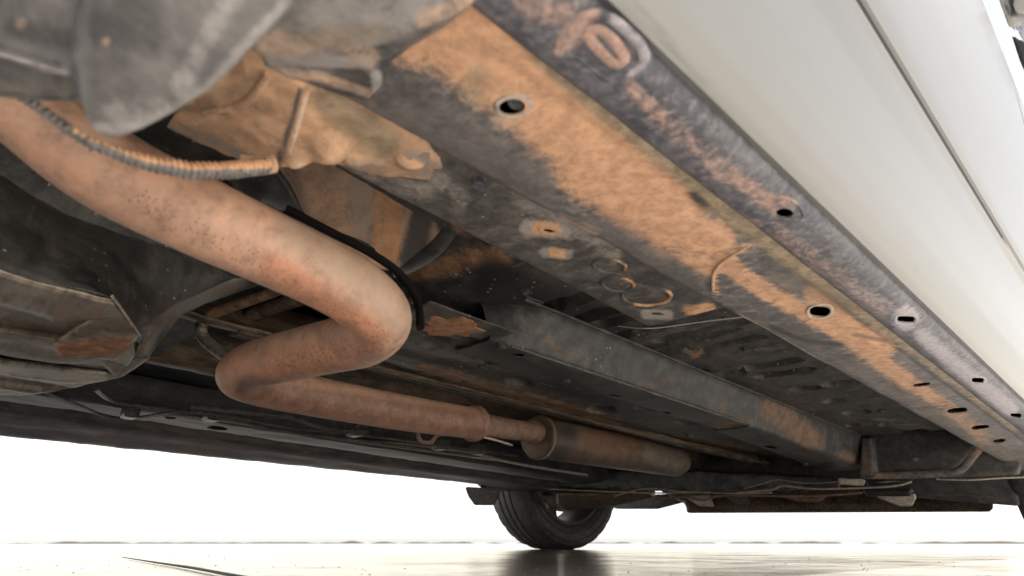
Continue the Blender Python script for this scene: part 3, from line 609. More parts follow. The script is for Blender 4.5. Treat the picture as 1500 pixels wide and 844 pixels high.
hullbody('tow_bracket', [[xz(u, v, y) for u, v in ((1282, 728), (1318, 742), (1336, 742), (1343, 728), (1336, 716), (1300, 720)) for y in (2.06, 2.09)]], MT['scuff'], voxel=.005, smooth_it=3)
hullbody('mount_plate', [[xz(u, v, y) for u, v in ((1262, 716), (1335, 716), (1335, 727), (1270, 727)) for y in (2.03, 2.08)]], MT['black'], voxel=.006, smooth_it=1)
hullbody('engine_mount', [[xz(u, v, y) for u, v in ((1135, 725), (1215, 725), (1200, 736), (1170, 735)) for y in (2.2, 2.25)]], MT['pipe2'], voxel=.007, smooth_it=3)
hullbody('strut_bracket', [[xz(u, v, y) for u, v in ((1000, 726), (1025, 742), (1046, 742), (1040, 724)) for y in (2.2, 2.22)]], MT['scuff'], voxel=.006, smooth_it=2)
hullbody('gearbox_pan', [[xz(u, v, y) for u, v in ((760, 690), (1020, 690), (1230, 700), (1230, 716), (1000, 720), (760, 712)) for y in (1.9, 1.98)]], MT['far'], voxel=.01, smooth_it=3, lump=.005, lsc=30)
hullbody('lower_arm', [[PD(u, v, d) for u, v, d in ((815, 722, 2.35), (940, 722, 2.3), (965, 728, 2.3), (900, 742, 2.4), (830, 748, 2.5), (815, 738, 2.5))]+[PD(u, v, d+.12) for u, v, d in ((815, 722, 2.35), (940, 722, 2.3), (900, 742, 2.4), (830, 748, 2.5))]], MT['tunnel'], voxel=.008, smooth_it=3)
hullbody('sill_end_fold', [[xz(1440, 650, 2.0), xz(1495, 672, 2.0), xz(1492, 693, 2.0), xz(1478, 690, 2.0), xz(1440, 672, 2.0), xz(1440, 650, 2.05), xz(1498, 672, 2.05), xz(1492, 693, 2.05)]], MT['sill'], voxel=.006, smooth_it=2)

def bolt(u, v, z, r=.006, mat='flange', name='bolt'):
    c = PZ(u, v, z); V = []
    for k, (rr, dz) in enumerate(((r*1.5, .001), (r*1.5, -.001), (r, -.001), (r, -.0055), (r*.8, -.0065))):
        for i in range(6 if k >= 2 else 6):
            a = math.pi/3*i+u; V.append((c[0]+rr*math.cos(a), c[1]+rr*math.sin(a), z+dz))
    Fc = [(k*6+i, k*6+(i+1) % 6, (k+1)*6+(i+1) % 6, (k+1)*6+i) for k in range(4) for i in range(6)]+[tuple(24+i for i in range(6))]
    return obj(name, V, Fc, MT[mat], smooth=False)
for u, v, z, r, m_ in ((735, 505, .2725, .006, 'rail'), (830, 556, .2725, .006, 'rail'), (1010, 637, .272, .007, 'rail'), (690, 515, .281, .006, 'flange'), (905, 575, .283, .006, 'flange'), (1180, 678, .262, .008, 'rail'),
        (770, 425, .335, .005, 'flange'), (1090, 510, .335, .005, 'rail'), (1290, 600, .335, .007, 'rail'), (700, 262, .2705, .005, 'flange'), (1340, 672, .262, .007, 'flange')):
    bolt(u, v, z, r, m_)
for q in range(26):
    y = .45+1.3*random.random(); x = random.choice((-.305, -.40, -.555, -.72, -.84))+random.uniform(-.006, .006)
    zb = floor_z(x, y) if x > -.6 else floor2_z(x, y)
    if x < -.35 and x > -.45 and y < .63: continue
    tube('sealant_blob', [(x, y, zb-.001), (x+random.uniform(-.004, .004), y+random.uniform(.01, .04), zb-.001)], [random.uniform(.002, .004), .0015], MT['rail' if q % 3 else 'floor'], seg=7, step=.008, flat=.6)
# ------------------------------------------------------------------ far side: rail, lines, sill
profile_sheet('far_floor_pan', [(-1.16, .335), (-1.4, .34), (-1.66, .34)], -.3, 2.2, MT['far'], step=.02, ystep=.02, wobble=.003)
fr = profile_sheet('far_frame_rail', [(-1.455, .335), (-1.465, .29), (-1.47, .275), (-1.48, .270), (-1.56, .268), (-1.60, .270), (-1.612, .276), (-1.62, .335)], -.3, 2.05, MT['far'], step=.012, ystep=.014, wobble=.003, label='grey far frame rail with slots')
cutholes(fr, [oval(318, 627, 16, 3.4, 4, .269, 12), oval(250, 612, 9, 2, 4, .269, 10), oval(430, 655, 14, 1.6, 4, .269, 10), oval(560, 672, 14, 1.6, 4, .269, 10)], .255, .275)
paint(fr, [('pale', [(200, 600), (260, 615), (330, 632), (420, 650), (560, 668), (700, 690), (840, 715)], 9, .85), ('pale', [(0, 602), (80, 610), (165, 618)], 6, .7)])
fs = profile_sheet('far_sill', [(-1.685, .335), (-1.69, .275), (-1.697, .262), (-1.71, .258), (-1.755, .257), (-1.772, .2555), (-1.79, .2535), (-1.812, .2532), (-1.83, .256), (-1.85, .28)], -.3, 1.9, MT['farsill'], fn=lambda x, y, z: (x, z-.028*max(0, min(1.2, 1-y/1.5))*max(0, min(1, (-x-1.70)/.10))), step=.01, ystep=.014, wobble=.002, label='long dark far sill closing the underbody')
cutholes(fs, [oval(u, v, a, 1.5, 4, .2555, 10) for u, v, a in ((70, 612, 8), (490, 683, 8), (395, 668, 7))], .245, .265)
paint(fs, [('dust', [(150, 640), (400, 665), (640, 700)], 10, .4), ('pale', [(0, 622), (200, 640)], 4, .3)])
# brake and fuel lines with clips
def line(name, pts, z, r, mat=MT['wire'], z2=None, **k):
    n = len(pts); return tube(name, [PZ(u, v, z+(0 if z2 is None else (z2-z)*i/(n-1))) for i, (u, v) in enumerate(pts)], r, mat, seg=8, step=.01, **k)
line('brake_line', [(60, 572), (110, 592), (150, 608), (190, 613), (290, 604), (420, 626), (520, 636), (640, 652), (760, 668)], .25, .0035)
line('fuel_line', [(140, 570), (160, 585), (185, 592), (260, 602), (330, 612), (420, 632), (560, 650), (700, 668)], .25, .004)
line('brake_line', [(230, 607), (330, 617), (430, 634), (560, 652), (740, 676)], .255, .003, MT['scuff'])
line('fuel_line', [(280, 596), (380, 606), (430, 612), (480, 628), (540, 632)], .25, .006)
line('handbrake_cable', [(520, 646), (600, 652), (690, 664), (760, 680), (860, 696)], .26, .004, MT['scuff'])
for (u, v) in ((190, 608), (310, 612), (520, 635), (645, 655), (700, 662)):
    c = PZ(u, v, .25); hullbody('line_clip', [boxv(c[0]-.02, c[0]+.02, c[1]-.014, c[1]+.014, .243, .27)], MT['wire'], voxel=.004, smooth_it=1)
# cable loop and curved conduit near the S bend
def dline(name, pts, r, mat, **k): return tube(name, [PD(*p) for p in pts], r, mat, **k)
dline('bent_conduit', [(430, 412, .88), (400, 428, .88), (330, 452, .88), (302, 466, .88), (294, 482, .88), (300, 498, .88), (325, 518, .86), (350, 535, .84)], .0085, MT['tunnel'], seg=12, strokes=[('dust', [(310, 460), (380, 440)], 16, .5), ('pale', [(294, 485), (330, 520)], 12, .5)])
dline('far_floor_rib', [(470, 430, .95), (400, 450, .95), (340, 475, .95)], .012, MT['tunnel'], seg=10)

# ------------------------------------------------------------------ exhaust
ex = bpy.data.objects.new('exhaust_system', None); COL.objects.link(ex); ex.parent = car
D = .055
def exc(u, v, w): return PD(u, v, D*F/w)
seq = [(-190, -60, 135), (-80, 50, 134), (39, 151, 128), (156, 246, 122), (294, 317, 115), (400, 366, 106), (477, 403, 100), (528, 434, 97), (556, 468, 92), (536, 494, 84), (495, 505, 79), (450, 515, 75), (400, 527, 71), (366, 537, 67), (352, 549, 65), (372, 560, 62), (420, 572, 59), (500, 588, 55), (600, 606, 50), (694, 620, 44)]
P = np.array([exc(*s) for s in seq])
pipe = tube('exhaust_pipe', list(P), D/2*1.02, MT['pipe'], seg=48, step=.006, parent=ex, label='dusty pink orange S bend of the exhaust pipe')
paint(pipe, [('tan', [(365, 568), (430, 584), (560, 603), (720, 625)], 22, .95), ('pits', [(360, 570), (560, 605), (700, 620)], 22, .85), ('dust', [(400, 575), (420, 580)], 9, .5), ('dust', [(470, 592), (520, 600)], 8, .5), ('dust', [(600, 600), (660, 612)], 8, .5), ('dust', [(340, 560), (330, 540)], 9, .5), ('dust', [(400, 395), (450, 425), (500, 460), (530, 480)], 26, .8), ('dust', [(420, 400), (560, 490)], 14, .7), ('pits', [(200, 290), (290, 340), (400, 400), (500, 470), (540, 480)], 26, .55), ('pits', [(400, 545), (480, 520), (560, 505)], 24, .7),
    ('pale', [(430, 335), (540, 405), (590, 470)], 34, .6), ('pale', [(60, 170), (180, 230)], 30, .3), ('dust', [(0, 180), (150, 270)], 30, .3), ('dust', [(340, 540), (480, 520), (540, 500)], 30, .7), ('dark', [(500, 470), (540, 495), (560, 520)], 7, .3)])
e = P[-1]; mdir = (exc(790, 632, 34)-e); mdir /= np.linalg.norm(mdir)
tube('pipe_joint', [e-mdir*.012, e-mdir*.008, e, e+mdir*.008, e+mdir*.014], [.027, .031, .0335, .031, .023], MT['pipe2'], seg=36, sub=False, parent=ex)
m0 = PD(786, 640, 1.40); m1 = PD(996, 676, 1.93)
tube('exhaust_pipe', [e, e+(m0-e)*.5+np.array([0, 0, .004]), m0+np.array([0, 0, .010])+(m0-m1)/np.linalg.norm(m0-m1)*-.02], [.0215, .021, .021], MT['pipe2'], seg=30, parent=ex)
mv = (m1-m0); ml = np.linalg.norm(mv); mv /= ml
muf = tube('muffler', [m0-mv*.002, m0, m0+mv*.010, m0+mv*.02, m0+mv*(ml-.03), m0+mv*(ml-.012), m0+mv*ml], [.040, .0465, .049, .0475, .0475, .042, .03], MT['muffler'], seg=56, sub=False, parent=ex, angle=50, label='brown cylindrical silencer with a rolled front seam')
# refine along its length for stains
bm = bmesh.new(); bm.from_mesh(muf.data)
bmesh.ops.subdivide_edges(bm, edges=[e_ for e_ in bm.edges if e_.calc_length() > .1], cuts=30, use_grid_fill=True); bm.to_mesh(muf.data); bm.free()
paint(muf, [('dust', [(870, 640), (920, 650)], 26, .7), ('dark', [(830, 640), (815, 660)], 22, .75), ('pale', [(960, 660), (1000, 680)], 26, .6), ('pale', [(830, 620), (860, 640)], 14, .4)])
tube('muffler_seam', [m0+mv*.004, m0+mv*.008, m0+mv*.012], [.0480, .0505, .0480], MT['pipe2'], seg=48, sub=False, parent=muf, caps=False)
for k in (0, .014): tube('inlet_ring', [m0-mv*(.004+k), m0-mv*(.009+k), m0-mv*(.014+k)]+np.array([0, 0, .009]), [.024, .0275, .024], MT['pipe2'], seg=30, sub=False, parent=muf)
c = PD(640, 640, 1.15); tube('hanger_loop', [PD(612, 632, 1.12), PD(616, 646, 1.12), PD(632, 648, 1.12), PD(640, 638, 1.12), PD(660, 636, 1.12), PD(700, 640, 1.15)], .004, MT['pipe2'], seg=10, parent=ex)
tube('hanger_rod', [PD(640, 637, 1.13), PD(700, 639, 1.15), PD(750, 652, 1.3)], .0025, MT['scuff'], seg=8, parent=ex)

# ------------------------------------------------------------------ fuel tank, lower left
def sheetrows(name, rows, mat, n=50, m=24, amp=.002, sc=20, th_=.003, strokes=None, label=None, parent=car, interp='lin'):
    rr = [resample(r, m) for r in rows]
    ctl = np.stack(rr)                                     # rows x m x 3
    t = np.linspace(0, len(rr)-1, n); V = []
    for a in t:
        i = min(int(a), len(rr)-2); f = a-i
        for j in range(m):
            p = ctl[i, j]*(1-f)+ctl[i+1, j]*f
            V.append(p+np.array([0, 0, amp*noise.noise(Vector(p*sc))+amp*.4*noise.noise(Vector(p*sc*3.5))]))
    return obj(name, V, gridfaces(n, m), mat, solid=th_, offset=0, strokes=strokes, label=label, parent=parent)
tank = sheetrows('fuel_tank', [[PZ(-260, 60, .36), PZ(-60, 140, .36), PZ(120, 250, .355), PZ(300, 330, .35), PZ(450, 378, .35)],
    [PZ(-260, 120, .31), PZ(-60, 230, .31), PZ(90, 310, .31), PZ(240, 365, .315), PZ(345, 408, .325)],
    [PZ(-260, 230, .24), PZ(-60, 320, .24), PZ(70, 366, .24), PZ(170, 396, .25), PZ(262, 440, .272)],
    [PZ(-260, 300, .21), PZ(-60, 368, .21), PZ(60, 402, .21), PZ(150, 425, .215), PZ(222, 464, .23)],
    [PZ(-260, 318, .204), PZ(-60, 377, .204), PZ(60, 412, .204), PZ(165, 438, .204), PZ(204, 505, .204)]],
    MT['tank'], n=70, m=60, amp=.005, sc=16, strokes=[('pale', [(0, 370), (150, 420)], 16, .25), ('pale', [(60, 350), (110, 420), (190, 430)], 16, .3), ('pale', [(0, 300), (60, 370)], 20, .2)], label='black speckled side of the fuel tank')
sheetrows('tank_flange', [[PZ(460, 374, .352), PZ(345, 407, .326), PZ(300, 420, .3), PZ(261, 439, .272), PZ(222, 463, .232), PZ(205, 482, .212), PZ(198, 522, .200)],
    [PZ(462, 380, .350), PZ(350, 415, .322), PZ(302, 432, .296), PZ(262, 450, .268), PZ(232, 476, .23), PZ(214, 500, .21), PZ(206, 522, .200)],
    [PZ(465, 388, .352), PZ(354, 424, .326), PZ(304, 442, .3), PZ(264, 460, .272), PZ(242, 488, .236), PZ(226, 508, .214), PZ(216, 523, .202)],
    [PZ(465, 388, .39), PZ(354, 424, .37), PZ(304, 442, .35), PZ(264, 460, .32), PZ(242, 488, .29), PZ(226, 508, .26), PZ(216, 523, .25)]],
    MT['tank'], n=30, m=60, amp=.0012, strokes=[('pale', [(350, 412), (261, 448), (220, 485), (205, 520)], 15, .85)], parent=tank)
# pressed steel skid bottom with ribs running along it
def skid():
    rows = [[(-200, 335, .203), (0, 395, .203), (90, 420, .203), (165, 438, .204)], [(-200, 342, .1995), (0, 402, .1995), (90, 428, .1995), (168, 445, .2)],
        [(-200, 378, .1995), (0, 441, .1995), (70, 460, .2), (180, 462, .2)], [(-200, 384, .206), (0, 448, .206), (80, 468, .206), (185, 468, .206)],
        [(-200, 418, .207), (0, 478, .207), (100, 492, .207), (192, 486, .206)], [(-200, 424, .199), (0, 486, .199), (100, 500, .199), (195, 492, .2)],
        [(-200, 460, .1985), (0, 517, .1985), (90, 530, .1985), (198, 520, .199)], [(-200, 464, .205), (0, 522, .205), (90, 536, .205), (180, 545, .203)],
        [(-200, 468, .196), (0, 527, .196), (90, 541, .196), (178, 552, .197)], [(-200, 488, .196), (0, 546, .196), (90, 558, .196), (140, 560, .197)],
        [(-200, 494, .204), (0, 552, .204), (70, 562, .204), (110, 566, .202)], [(-200, 512, .198), (0, 568, .198), (50, 574, .198), (70, 573, .2)], [(-200, 530, .2), (0, 577, .2), (30, 578, .2), (50, 576, .2)]]
    return sheetrows('skid_plate', [[PZ(*p) for p in r] for r in rows], MT['tankb'], n=97, m=70, amp=.0022, sc=22, parent=tank, label='dusty ribbed steel plate under the tank',
        strokes=[('pale', [(0, 537), (90, 549), (150, 551)], 9, .9), ('pale', [(0, 560), (60, 568)], 5, .6), ('pale', [(0, 395), (90, 420), (165, 438)], 4, .7), ('dust', [(90, 450), (140, 460)], 22, .4), ('dark', [(0, 448), (70, 466)], 4, .8), ('dark', [(30, 480), (90, 490)], 16, .35), ('dark', [(0, 520), (90, 535), (170, 546)], 2.5, .9)])
skid()
hullbody('tank_strap_bracket', [[PZ(u, v, z) for u, v, z in ((76, 505, .192), (90, 524, .190), (172, 527, .190), (204, 492, .195), (190, 470, .2), (150, 455, .203), (110, 480, .200))]+[PZ(u, v, z+.012) for u, v, z in ((76, 505, .2), (90, 524, .2), (172, 527, .2), (204, 492, .205), (150, 455, .215))]],
    MT['tankb'], voxel=.0025, smooth_it=4, parent=tank, strokes=[('dust', [(90, 514), (180, 505)], 14, 1.), ('dark', [(110, 490), (150, 475), (190, 480)], 14, .5), ('pale', [(120, 470), (190, 465)], 14, .4)], lump=.002, lsc=60)
tube('tank_weld_seam', [PZ(*p) for p in [(164, 434, .2025), (176, 450, .2), (190, 470, .2), (205, 492, .200)]], .0013, MT['scuff'], seg=8, parent=tank)
hullbody('tank_lip', [[PZ(u, v, z) for u, v, z in ((145, 528, .197), (215, 522, .205), (222, 524, .207), (178, 553, .197), (168, 552, .196))]+[PZ(u, v, z+.01) for u, v, z in ((145, 528, .197), (215, 522, .205), (178, 553, .197))]], MT['tankb'], voxel=.0025, smooth_it=2, parent=tank)
# closing shell of the tank towards the far side
obj('tank_shell', [PZ(-260, 60, .36), PZ(430, 398, .36), PZ(222, 528, .3), PZ(60, 572, .215), (-1.9, -.4, .215), (-1.9, -.4, .36)], [(0, 1, 2, 5), (2, 3, 4, 5)], MT['tank'], parent=tank, smooth=False)

# ------------------------------------------------------------------ brown shield and dark floor above the pipe
def wallz(u, v, z): return PZ(u, v, z)
sheetrows('heat_shield', [[PD(395, 200, .60), PD(470, 200, .64), PD(560, 215, .70), PD(600, 250, .73), PD(672, 300, .78)], [PD(410, 290, .62), PD(480, 300, .66), PD(560, 320, .71), PD(600, 320, .74), PD(662, 330, .78)], [PD(450, 350, .66), PD(520, 380, .70), PD(580, 400, .74), PD(610, 395, .76), PD(640, 370, .78)]],
    MT['shield'], n=50, m=70, amp=.003, sc=26, strokes=[('dust', [(440, 260), (480, 320), (560, 370)], 34, .35), ('dust', [(575, 270), (572, 370)], 14, .95), ('dust', [(555, 280), (552, 370)], 6, .9), ('pale', [(525, 270), (525, 340)], 18, .8), ('dark', [(625, 290), (610, 350), (600, 380)], 20, .95), ('dark', [(425, 250), (440, 330)], 18, .55), ('dark', [(640, 300), (650, 330)], 14, .8)], label='brown stained heat shield behind the bend of the exhaust')
dline('tank_strap', [(664, 300, .78), (662, 322, .775), (652, 346, .77), (630, 370, .76), (600, 388, .75), (572, 396, .74)], .011, MT['rail'], seg=10, flat=.4)
dline('black_edge', [(402, 250, .58), (420, 275, .59), (432, 300, .60), (442, 318, .62)], .0045, MT['black'], seg=10)  # short near-black tube at the left of the heat shield
dline('pipe_gap_shade', [(310, 258, .50), (400, 297, .53), (480, 338, .56), (540, 369, .58), (586, 402, .60), (611, 440, .60), (616, 480, .58)], .0048, MT['void'], seg=12, flat=.8)  # near-black tube that paints in the shaded gap along the pipe
dline('thin_wire', [(470, 333, .64), (505, 345, .64), (535, 357, .65), (548, 366, .65), (548, 378, .66)], .0016, MT['black'], seg=8)
fdome = sheetrows('rear_floor_panel', [[PZ(-200, -200, .40), PZ(100, 0, .40), PZ(330, 140, .41), PZ(500, 200, .42), PZ(760, 330, .40)], [PZ(-200, 300, .42), PZ(100, 250, .44), PZ(330, 290, .46), PZ(500, 350, .46), PZ(700, 470, .38)]], MT['black'], n=10, m=20, amp=.002)
hullbody('tank_shoulder', [[PD(u, v, d) for u, v, d in ((350, 262, .52), (400, 252, .53), (428, 290, .54), (440, 318, .55), (380, 300, .50), (300, 245, .5))]+[PD(u, v, d+.04) for u, v, d in ((350, 262, .52), (400, 252, .53), (428, 290, .54), (440, 318, .55), (380, 300, .50), (300, 245, .5))]], MT['rail'], voxel=.004, smooth_it=3)

# ------------------------------------------------------------------ body bracket with its bushes (upper left, close to the lens)
bk = (-.35, .1, .93)
def zs(pts, th=.02): 
    a = [PZ(*p) for p in pts]; return a+[p+np.array([-.006, .01, th]) for p in a]
br = hullbody('trailing_arm_bracket', [
    zs([(240, 188, .262), (290, 120, .257), (370, 40, .250), (390, 80, .248), (448, 130, .246), (416, 240, .250), (385, 250, .25), (320, 225, .256)]),
    zs([(452, 128, .250), (536, 100, .258), (566, 180, .266), (655, 248, .2695), (640, 264, .2705), (560, 260, .268), (500, 240, .262), (440, 232, .255)]),
    ball(PZ(436, 226, .249), .0105), ball(PZ(478, 212, .256), .0155), ball(PZ(520, 228, .263), .010), ball(PZ(600, 226, .270), .013), zs([(400, 165, .25), (452, 140, .25), (470, 210, .252), (445, 246, .252), (405, 246, .25)], .012)],
    MT['bracket'], voxel=.0026, smooth_it=4, lump=.0016, lsc=55, strokes=[('dark', [(440, 140), (408, 238)], 7, .75), ('pale', [(448, 135), (425, 225)], 4, .7), ('dark', [(255, 190), (310, 205), (390, 245)], 12, .7), ('tan', [(480, 140), (540, 190), (560, 210)], 34, .75), ('tan', [(300, 150), (370, 120)], 14, .5), ('dark', [(600, 235), (650, 262)], 24, .6), ('dark', [(520, 240), (560, 250)], 12, .5), ('pale', [(440, 240), (430, 246)], 6, .5)], label='orange dusted steel bracket holding the suspension arm')
tube('bush_boss', [PZ(604, 222, .2655), PZ(604, 222, .2665), PZ(604, 222, .272)], [.008, .0125, .0135], MT['bracket'], seg=30, sub=False, strokes=[('dark', [(614, 222), (630, 236)], 13, .8)])
tube('bracket_rib', [PZ(446, 130, .246), PZ(438, 163, .247), PZ(428, 198, .248), (PZ(414, 240, .248))], .0032, MT['bracket'], seg=12, flat=.7, strokes=[('dark', [(438, 135), (409, 238)], 7, .8), ('pale', [(449, 140), (424, 235)], 4, .8)])
tube('bracket_fold', [PZ(394, 108, .247), PZ(376, 134, .249), PZ(350, 154, .252), PZ(300, 164, .256)], .0026, MT['bracket'], seg=10)
up = hullbody('bracket_upper_plate', [
    zs([(345, 60, .236), (400, -40, .232), (560, -150, .228), (800, -90, .228), (690, -2, .234), (640, 42, .237), (548, 96, .240), (500, 92, .242), (440, 78, .242), (385, 88, .242)], .012),
    zs([(378, 90, .243), (460, 88, .243), (548, 96, .241), (558, 120, .243), (536, 150, .25), (470, 132, .247), (400, 106, .244)], .010)],
    MT['arm'], voxel=.0026, smooth_it=4, lump=.0016, lsc=40, strokes=[('pale', [(400, 60), (500, 30), (620, -10)], 70, .7), ('tan', [(430, 60), (560, 50)], 24, .5), ('dust', [(390, 60), (420, 66)], 26, .6), ('pale', [(400, 88), (540, 90)], 12, .9), ('pale', [(550, 110), (562, 180), (596, 206)], 10, .9), ('dust', [(420, 70), (480, 60), (540, 85)], 22, .55), ('dust', [(400, 105), (460, 110), (550, 140)], 10, .6), ('dust', [(620, 30), (690, 0)], 18, .6), ('pale', [(520, 60), (560, 55)], 14, .8)], label='pale grey plate of the bracket overlapping the sill')
# the suspension arm itself, closest to the lens
arm = hullbody('suspension_arm', [
    [PD(u, v, d) for u, v, d in ((120, 160, .245), (135, 192, .25), (165, 204, .252), (205, 192, .25), (262, 160, .245), (312, 130, .24), (450, -15, .22), (420, -120, .2), (140, -120, .2), (100, 60, .235))]+[PD(u, v, d+.05) for u, v, d in ((140, 165, .25), (190, 180, .25), (300, 125, .245), (440, -20, .225), (150, -100, .21))],
    [PD(u, v, d) for u, v, d in ((-80, 130, .265), (0, 142, .265), (60, 149, .265), (130, 150, .262), (150, 60, .25), (-80, -120, .24), (150, -120, .24))]+[PD(u, v, d+.04) for u, v, d in ((-80, 130, .27), (120, 140, .265), (150, 0, .25), (-80, -100, .25))],
    [PD(u, v, d) for u, v, d in ((-60, 58, .247), (0, 72, .247), (96, 100, .246), (98, 113, .246), (0, 86, .247), (-60, 72, .247))]+[PD(u, v, d+.02) for u, v, d in ((-60, 58, .25), (96, 100, .25))]],
    MT['arm'], voxel=.002, smooth_it=6, lump=.0010, lsc=30, strokes=[('pale', [(140, 190), (200, 188), (300, 135), (420, 0)], 12, .5), ('pale', [(265, 130), (300, 60), (340, 0)], 20, .42), ('pale', [(0, 78), (95, 106)], 8, .8), ('pale', [(170, 165), (240, 160)], 30, .3), ('dark', [(150, 40), (220, 50), (200, 0)], 40, .42), ('dark', [(20, 40), (100, 60)], 22, .5), ('dark', [(150, 100), (180, 90)], 22, .3), ('tan', [(0, 125), (100, 135)], 14, .4), ('dust', [(30, 35)], 12, .5), ('dust', [(155, 60)], 8, .6), ('dark', [(105, 100), (110, 150)], 12, .4)], label='scuffed grey suspension arm closest to the lens')
# ribbed hose hanging under it
hp = [(30, 140, .300), (62, 160, .302), (100, 190, .306), (135, 211, .312), (180, 228, .322), (230, 242, .334), (280, 250, .346), (330, 250, .36), (392, 243, .385)]
Q = np.array([PD(*p) for p in hp]); Q = resample(Q, 420)
tube('corrugated_hose', Q, list(np.interp(np.arange(len(Q)), [0, 120, 230, 420], [.0024, .0028, .0046, .0048])), MT['hose'], seg=20, sub=False, ringfn=lambda i, a: 1+.17*math.sin(2*math.pi*i/10.5), strokes=[('dust', [(200, 226), (280, 242), (392, 240)], 8, 1.), ('dust', [(60, 150), (180, 215)], 4, .8), ('dust', [(110, 190), (160, 212), (215, 232)], 6, .7), ('dark', [(60, 160), (130, 212), (220, 248), (300, 258)], 5, .35)], label='corrugated hose sagging below the suspension arm', angle=80)
dline('hose_end', [(352, 240, .38), (385, 243, .385), (400, 240, .39)], .006, MT['bracket'], seg=14)
dline('bare_wire', [(118, 208, .30), (131, 212, .302), (133, 222, .304)], .0006, MT['wire'], seg=6)
# unseen panel added above everything so daylight does not fall in from the top
obj('daylight_blocker', [(-.10, -1.5, .46), (-1.84, -1.5, .46), (-1.84, 3.0, .46), (-.10, 3.0, .46)], [(0, 1, 2, 3)], MT['black'], smooth=False, solid=.01)

# ------------------------------------------------------------------ wheels
GZ = lambda x, y: (-CH+math.sin(TILT)*y)/math.cos(TILT)            # ground height in the car frame
def wheel(c, Rr, Wd, yaw, name='front_wheel', side=1, label=None):
    """c: centre of the inboard face in the car frame; side = +1 when the inboard face looks to +x"""
    root = bpy.data.objects.new(name, None); COL.objects.link(root); root.parent = car
    root.location = Vector(np.array(c)+OFF); root.rotation_euler = (0, 0, yaw)
    if label: root['label'] = label
    rl = Rr*.66; s = side
    # tyre profile: (axial distance from the inboard face, radius)
    pr = [(.030, rl*.97), (.010, rl), (.004, rl*1.03), (-.004, rl*1.10), (-.006, rl*1.16), (-.0085, rl*1.17), (-.0085, rl*1.185), (-.006, rl*1.195), (-.008, Rr*.86), (-.0105, Rr*.865), (-.0105, Rr*.88), (-.0075, Rr*.885), (-.0045, Rr*.93), (-.006, Rr*.935), (-.004, Rr*.95), (.006, Rr*.972), (.020, Rr*.99)]
    for g0 in (.32, .5, .68): pr += [(Wd*g0-.005, Rr*.999), (Wd*g0-.0045, Rr*.975), (Wd*g0+.0045, Rr*.975), (Wd*g0+.005, Rr*.999)]
    pr += [(Wd-.02, Rr*.99), (Wd-.006, Rr*.972), (Wd+.006, Rr*.9), (Wd-.004, rl*1.03), (Wd-.03, rl*.97)]
    n = 110; V, Fc = [], []
    for i in range(n):
        a = 2*math.pi*i/n
        for (x, r) in pr:
            rr = r*(1-(.012 if (i % 4 == 0 and Rr*.94 < r < Rr*.998) else 0)); V.append((-s*x, rr*math.sin(a), max(rr*math.cos(a), -Rr*.992)))
    m = len(pr); Fc = [(i*m+j, i*m+j+1, ((i+1) % n)*m+j+1, ((i+1) % n)*m+j) for i in range(n) for j in range(m-1)]
    ty = obj('tyre', V, Fc, MT['rubber'], parent=root, local=False, angle=35, solid='recalc')
    def lathe(nm, pr, mat, n=72):
        V = [(-s*x, r*math.sin(2*math.pi*i/n), r*math.cos(2*math.pi*i/n)) for i in range(n) for x, r in pr]; m = len(pr)
        return obj(nm, V, [(i*m+j, i*m+j+1, ((i+1) % n)*m+j+1, ((i+1) % n)*m+j) for i in range(n) for j in range(m-1)], mat, parent=root, local=False, angle=35, solid='recalc')
    lathe('rim', [(.004, rl*1.02), (.0, rl*1.0), (.004, rl*.95), (.03, rl*.93), (.05, rl*.88), (Wd*.75, rl*.85), (Wd*.85, rl*.93), (Wd-.01, rl*.99)], MT['rim'])
    lathe('brake_disc', [(.055, .02), (.055, rl*.72), (.068, rl*.72), (.068, .02)], MT['muffler'])
    lathe('hub', [(.02, .001), (.02, .03), (.06, .045), (Wd*.8, .05)], MT['black'], 30)
    for k in range(5):
        a = 2*math.pi*k/5+.35; ca, sa = math.cos(a), math.sin(a); V = []
        for x in (Wd*.74, Wd*.86):
            for (r, h) in ((.03, .028), (rl*.9, .018)):
                for q in (-h, h): V.append((-s*x, r*sa+q*ca, r*ca-q*sa))
        obj('spoke', V, [(0, 1, 3, 2), (4, 6, 7, 5), (0, 4, 5, 1), (2, 3, 7, 6), (0, 2, 6, 4), (1, 5, 7, 3)], MT['rim'], parent=root, local=False, smooth=False)
    return root
DW = 2.62; RW = 99*DW/F
cw = PD(836, 712, DW); cw[2] = GZ(cw[0], cw[1])+RW*.99
wheel(cw, RW, .215, R(-7), side=1, label='far front wheel with grooved tyre standing on the pale ground')
nw = PX(1478, 703, -.31); cn = np.array([-.31, nw[1]+RW*.99, GZ(0, nw[1])+RW*.99])
wheel(cn, RW, .20, 0, side=-1, label='near front wheel cut off by the right edge of the photo')
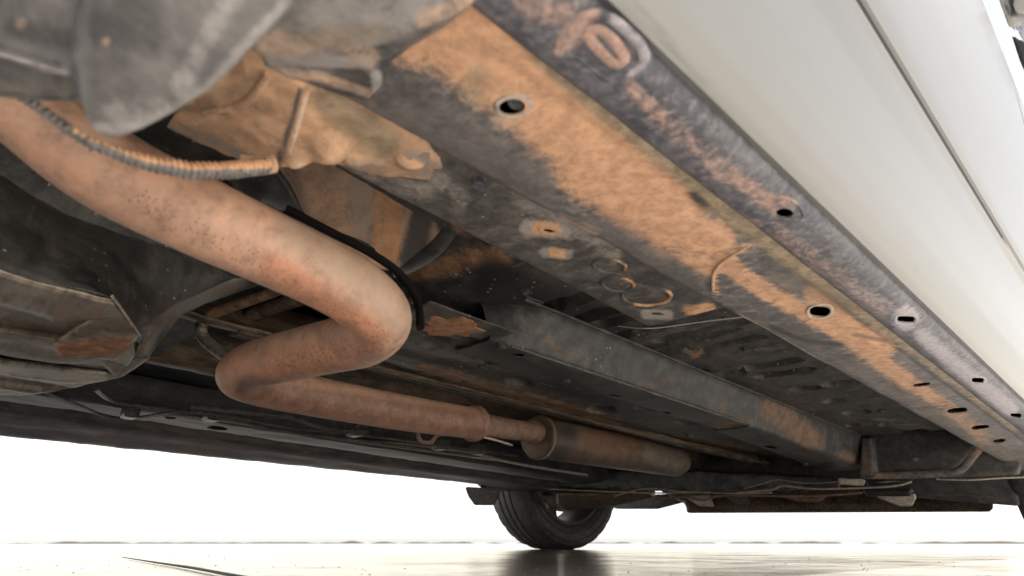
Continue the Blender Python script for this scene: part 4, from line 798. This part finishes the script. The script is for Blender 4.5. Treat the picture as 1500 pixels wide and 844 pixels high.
# mud flap and lower guard beside the far wheel
hullbody('mud_flap', [slab([(680, 712), (735, 716), (724, 740), (695, 740), (686, 728)], [2.45, 2.45, 2.45, 2.45, 2.45], .03, (-.7, .7, 0))], MT['plate'], voxel=.006, smooth_it=2)
hullbody('arch_liner', [slab([(700, 705), (930, 715), (900, 722), (720, 719)], [2.4, 2.5, 2.5, 2.4], .12, (-.7, .7, .1))], MT['far'], voxel=.008, smooth_it=2)
hullbody('arch_liner', [[PD(u, v, d) for u, v, d in ((700, 700, 2.5), (960, 705, 2.6), (960, 725, 2.6), (820, 722, 2.6), (700, 715, 2.5), (700, 700, 2.8), (960, 705, 3.0), (960, 728, 3.0))]], MT['black'], voxel=.012, smooth_it=1)

# ------------------------------------------------------------------ small things lying on the ground
def GW(u, v):
    d = worldray(u, v); t = -CH/d.z; return Vector((0, 0, CH))+d*t
tw = [GW(u, v) for u, v in ((178, 818), (225, 826), (280, 835), (330, 845), (370, 853))]
o = tube('twig', [np.array(p)+np.array([0, 0, .002]) for p in tw], [.0006, .0011, .0013, .0014, .0014], MT['trim'], seg=8, step=.01, parent=None, local=False)
o['label'] = 'thin dark twig lying on the pale ground at the lower left'; o['category'] = 'twig'
gv = plain('pebble_stone', (.2, .15, .11), .8, bscale=200)
V, Fc = [], []
for k in range(260):
    u = random.uniform(-50, 1550); v = 798+46*random.random()**1.2; p = GW(u, v); s = random.uniform(.0003, .0011)*(1+p.length*.4)
    b = len(V)
    for q in ((1, 0, 0), (0, 1, 0), (-1, 0, 0), (0, -1, 0), (0, 0, .7), (0, 0, -.2)):
        V.append((p.x+q[0]*s*random.uniform(.7, 1.6), p.y+q[1]*s*random.uniform(.7, 1.6), q[2]*s*random.uniform(.6, 1.)))
    Fc += [(b, b+1, b+4), (b+1, b+2, b+4), (b+2, b+3, b+4), (b+3, b, b+4), (b, b+1, b+5), (b+1, b+2, b+5), (b+2, b+3, b+5), (b+3, b, b+5)]
o = obj('gravel', V, Fc, gv, parent=None, local=False, smooth=False)
o['kind'] = 'stuff'; o['label'] = 'tiny dark grit scattered over the pale ground'; o['category'] = 'grit'
